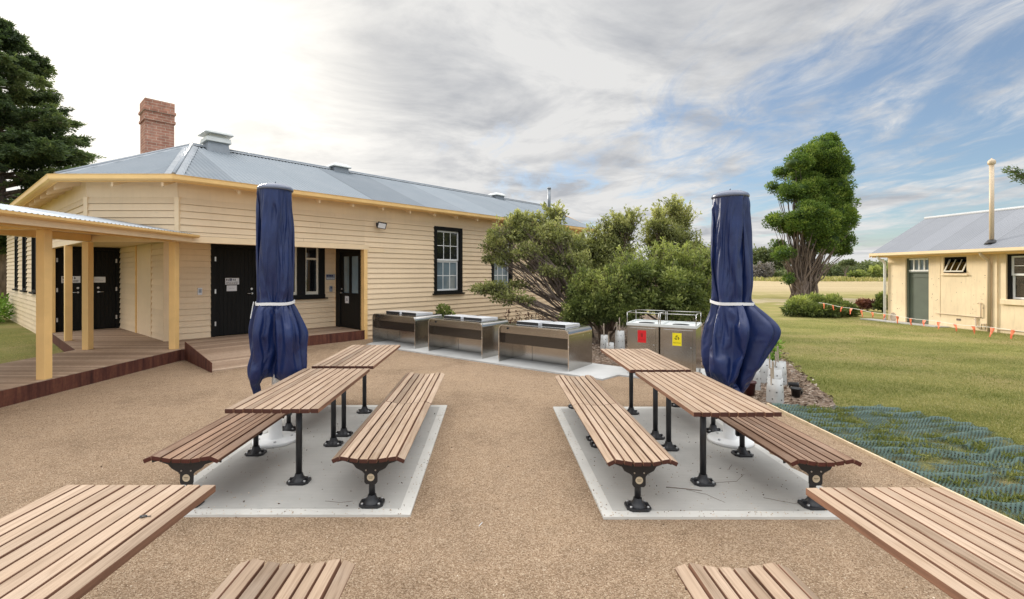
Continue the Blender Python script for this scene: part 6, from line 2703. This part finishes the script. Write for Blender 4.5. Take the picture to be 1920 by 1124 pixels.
        m6.build('stored_boxes', M['card'], w, .004)
    # roof
    g0 = O + nn * .36 - e * .30
    g1 = O + nn * .36 + e * (L + .3)
    EZ = 2.40
    rx = -nn * (W / 2 + .36)
    rise = Vector((rx.x, rx.y, 1.28))
    vv = rise.normalized()
    Ls = rise.length
    mb = MB()
    corrugated(mb, g0 + UP * EZ, e, vv, lambda a: -.03, lambda a: Ls, 0, L + .6, .0762, .004, e.cross(vv).normalized() * (1 if e.cross(vv).z > 0 else -1))
    rise2 = Vector((-rx.x, -rx.y, 1.28)).normalized()
    g2 = g0 + rx * 2
    corrugated(mb, g2 + UP * EZ, e, rise2, lambda a: -.03, lambda a: Ls, 0, L + .6, .0762, .004, UP)
    P(mb, 'roof', M['roof_r'])
    mb = MB()
    top = g0 + rise + UP * EZ
    mb.tube([top + UP * .01 - e * .02, top + e * (L + .6) + UP * .01], .05, 8)
    P(mb, 'ridge_cap', M['greymetal'])
    mb = MB()
    for s in (vv, rise2):
        st = (g0 if s is vv else g2) + UP * (EZ - .03)
        mb.prism([st - e * .02 - UP * .12 - s * .03, st - e * .02 + s * Ls - UP * .12, st - e * .02 + s * Ls, st - e * .02 - s * .03], -e * .022)
    P(mb, 'barge_board', M['cream_trim'], None, .003)
    mb = MB()
    sweep(mb, [g0 + e * .02, g1][::1] if V2(e.y, -e.x).dot(nn) > 0 else [g1, g0 + e * .02], [(-.02, EZ - .12), (.055, EZ - .12), (.09, EZ - .095), (.095, EZ - .01), (.075, EZ - .01), (.07, EZ - .09), (-.02, EZ - .10)])
    P(mb, 'gutter', M['cream_trim'])
    mb = MB()
    panel(mb, O, e, nn, -.28, L, EZ - .16, EZ - .03, .30, .335)
    panel(mb, O, e, nn, -.02, L, EZ - .165, EZ - .15, .0, .30)
    P(mb, 'fascia', M['ochre'])
    # downpipes
    for s, so in ((-.06, 0), (3.06, 0)):
        mb = MB()
        c = O + e * s + nn * .055
        mb.tube([c, c + UP * 1.98, c + UP * 2.08 + nn * .03, c + UP * 2.2 + nn * .24, c + UP * 2.30 + nn * .30], .042, 10)
        P(mb, 'downpipe', M['downpipe'] if s > 1 else M['white'])
    # flue
    mb = MB()
    c = V2(14.33, 13.30, 2.45)
    mb.tube([c, c + UP * 2.36], .054, 12)
    mb.lathe([(.054, 0), (.085, .03), (.09, .10), (.06, .15), (.02, .17), (.012, .20)], c + UP * 2.34, 14)
    fl = P(mb, 'flue_pipe', M['downpipe'])
    m2 = MB(); m2.lathe([(.16, -.02), (.12, .03), (.072, .10)], c + UP * .10, 14); m2.build('collar', M['ink'], fl)
    # exposed wall pipes and vent
    mb = MB()
    w = lambda s, z, o=.03: O + e * s + nn * o + UP * z
    mb.tube([w(1.60, .42), w(2.83, .40), w(2.84, .42), w(2.84, .78), w(2.80, .83), w(2.76, .80)], .014, 7)
    P(mb, 'wall_pipe', M['downpipe'])
    mb = MB()
    mb.tube([w(2.70, .38), w(2.72, .12), w(2.86, .05)], .02, 7)
    mb.tube([w(2.86, .06), w(2.86, .22), w(2.96, .22), w(2.96, .06)], .016, 7)
    mb.tube([w(3.22, .10), w(5.5, .14)], .012, 6)
    P(mb, 'wall_pipe', M['downpipe'])
    mb = MB()
    panel(mb, O, e, nn, 2.18, 2.30, .24, .30, .0, .006)
    v = P(mb, 'wall_vent', M['bark'])
    # doorstep path
    pth = MB()
    pth.prism([w(-.6, -.02, .02), w(2.0, -.02, .02), w(1.9, -.02, .42), w(-.6, -.02, .5)], UP * .05)
    o = pth.build('path', M['pad'])
    tag(o, 'narrow dark concrete path along the foot of the right building', None, None, 'structure')


right_building()


# ================================================================== camera, sky, sun
cam = bpy.data.cameras.new('camera')
cam.sensor_width = 36.0
cam.lens = F_PX / 1920 * 36.0
cam.shift_x = (960 - CX) / 1920
cam.shift_y = -(562 - HZ) / 1920
cam.clip_start = .05
cam.clip_end = 5000
co = bpy.data.objects.new('camera', cam)
C.objects.link(co)
co.location = (0, 0, CAM_H)
co.rotation_euler = (PI / 2, 0, 0)
scene.camera = co

SUN_AZ, SUN_EL = math.radians(-35), math.radians(19)
sv = V2(math.sin(SUN_AZ) * math.cos(SUN_EL), math.cos(SUN_AZ) * math.cos(SUN_EL), math.sin(SUN_EL))
sun = bpy.data.lights.new('sun', 'SUN')
sun.energy = 3.6
sun.angle = math.radians(11)
sun.color = (1.0, .93, .82)
so = bpy.data.objects.new('sun', sun)
C.objects.link(so)
so.rotation_euler = (-sv).to_track_quat('-Z', 'Y').to_euler()

w = bpy.data.worlds.new('World')
scene.world = w
w.use_nodes = True
nt = w.node_tree
for x in list(nt.nodes): nt.nodes.remove(x)


def wn(typ, ins=None, **at_):
    nd = nt.nodes.new('ShaderNode' + typ)
    for k, v in at_.items(): setattr(nd, k, v)
    for k, v in (ins or {}).items():
        s = nd.inputs[k]
        if hasattr(v, 'is_output'): nt.links.new(v, s)
        else:
            if s.type == 'RGBA' and len(v) == 3: v = (*v, 1)
            s.default_value = v
    return nd


def wm(op, a, b=0.0, clamp=False):
    return wn('Math', {0: a, 1: b}, operation=op, use_clamp=clamp).outputs[0]


out = wn('OutputWorld')
sky = wn('TexSky', sky_type='NISHITA')
sky.sun_disc = False
sky.sun_elevation = SUN_EL
sky.sun_rotation = SUN_AZ
sky.air_density = 1.0
sky.dust_density = .6
sky.ozone_density = 3.0
haze = wn('Mix', data_type='RGBA')
haze.inputs[0].default_value = .16
nt.links.new(sky.outputs[0], haze.inputs[6])
haze.inputs[7].default_value = (4.2, 4.5, 4.9, 1)
bg1 = wn('Background', {'Color': haze.outputs[2], 'Strength': .15})
tc = wn('TexCoord').outputs['Generated']
sp = wn('SeparateXYZ', {'Vector': tc}).outputs
zc = wm('MAXIMUM', sp[2], .0)
den = wm('ADD', zc, .10)
px = wm('DIVIDE', sp[0], den)
py = wm('DIVIDE', sp[1], den)
pv = wn('CombineXYZ', {'X': px, 'Y': py, 'Z': 0.0}).outputs[0]
# streaks of altocumulus drawn out along one wind direction
wob = wn('TexNoise', {'Vector': pv, 'Scale': .55, 'Detail': 3.0}).outputs['Color']
pw = wn('VectorMath', {0: pv, 1: wn('VectorMath', {0: wob, 'Scale': .8}, operation='SCALE').outputs[0]}, operation='ADD').outputs[0]
m1 = wn('Mapping', {'Vector': pw, 'Rotation': (0, 0, math.radians(14)), 'Scale': (1.0, .34, 1), 'Location': (1.9, 2.3, 0)}).outputs[0]
n1 = wn('TexNoise', {'Vector': m1, 'Scale': 1.15, 'Detail': 10.0, 'Roughness': .60, 'Distortion': .3}).outputs['Fac']
m2_ = wn('Mapping', {'Vector': pw, 'Rotation': (0, 0, math.radians(-18)), 'Scale': (1.5, .75, 1), 'Location': (3.1, .4, 0)}).outputs[0]
n2_ = wn('TexNoise', {'Vector': m2_, 'Scale': 2.6, 'Detail': 9.0, 'Roughness': .66, 'Distortion': .5}).outputs['Fac']
mixn = wm('ADD', wm('MULTIPLY', n1, .62), wm('MULTIPLY', n2_, .38))
sdot = wn('VectorMath', {0: tc, 1: tuple(sv)}, operation='DOT_PRODUCT').outputs['Value']
glow = wn('MapRange', {'Value': sdot, 'From Min': .50, 'From Max': 1.0, 'To Min': 0.0, 'To Max': 1.0}).outputs[0]
cover = wm('ADD', mixn, wm('MULTIPLY', wn('MapRange', {'Value': sdot, 'From Min': .45, 'From Max': .95, 'To Min': -.015, 'To Max': .15}).outputs[0], 1.0))
# hazier towards the horizon
cover = wm('ADD', cover, wn('MapRange', {'Value': zc, 'From Min': .0, 'From Max': .16, 'To Min': .10, 'To Max': .0}).outputs[0])
cover = wm('ADD', cover, wn('MapRange', {'Value': zc, 'From Min': .30, 'From Max': .52, 'To Min': .0, 'To Max': .10}).outputs[0])
mask = wn('MapRange', {'Value': cover, 'From Min': .40, 'From Max': .585, 'To Min': .0, 'To Max': 1.0}, interpolation_type='SMOOTHSTEP').outputs[0]
shade = wn('TexNoise', {'Vector': wn('Mapping', {'Vector': pv, 'Rotation': (0, 0, math.radians(-30)), 'Scale': (.8, 1.0, 1), 'Location': (9, 5, 0)}).outputs[0], 'Scale': 1.5, 'Detail': 8.0, 'Roughness': .6, 'Distortion': .4}).outputs['Fac']
rmp = wn('ValToRGB', {'Fac': shade})
el = rmp.color_ramp.elements
el[0].position = .36; el[0].color = (.54, .56, .60, 1)
el[1].position = .57; el[1].color = (.92, .915, .905, 1)
warm = wn('Mix', data_type='RGBA', blend_type='ADD')
nt.links.new(wm('MULTIPLY', wm('POWER', wm('MAXIMUM', glow, 0.0), 10.0), .80), warm.inputs[0])
nt.links.new(rmp.outputs[0], warm.inputs[6])
warm.inputs[7].default_value = (1.0, .90, .72, 1)
# extra cloud strength overhead and behind camera, added out of view to brighten scene
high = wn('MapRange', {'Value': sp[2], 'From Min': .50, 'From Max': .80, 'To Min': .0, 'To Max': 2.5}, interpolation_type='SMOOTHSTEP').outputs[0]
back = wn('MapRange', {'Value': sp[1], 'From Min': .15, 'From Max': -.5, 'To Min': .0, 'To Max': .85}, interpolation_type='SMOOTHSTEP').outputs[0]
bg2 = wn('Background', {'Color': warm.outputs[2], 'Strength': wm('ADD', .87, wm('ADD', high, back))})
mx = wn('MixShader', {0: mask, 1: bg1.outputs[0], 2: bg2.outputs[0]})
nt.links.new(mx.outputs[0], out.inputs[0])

scene.view_settings.view_transform = 'Standard'
scene.view_settings.look = 'None'
scene.view_settings.exposure = 0
scene.cycles.use_denoising = True
scene.cycles.max_bounces = 8
scene.cycles.transparent_max_bounces = 24
scene.cycles.sample_clamp_indirect = 6
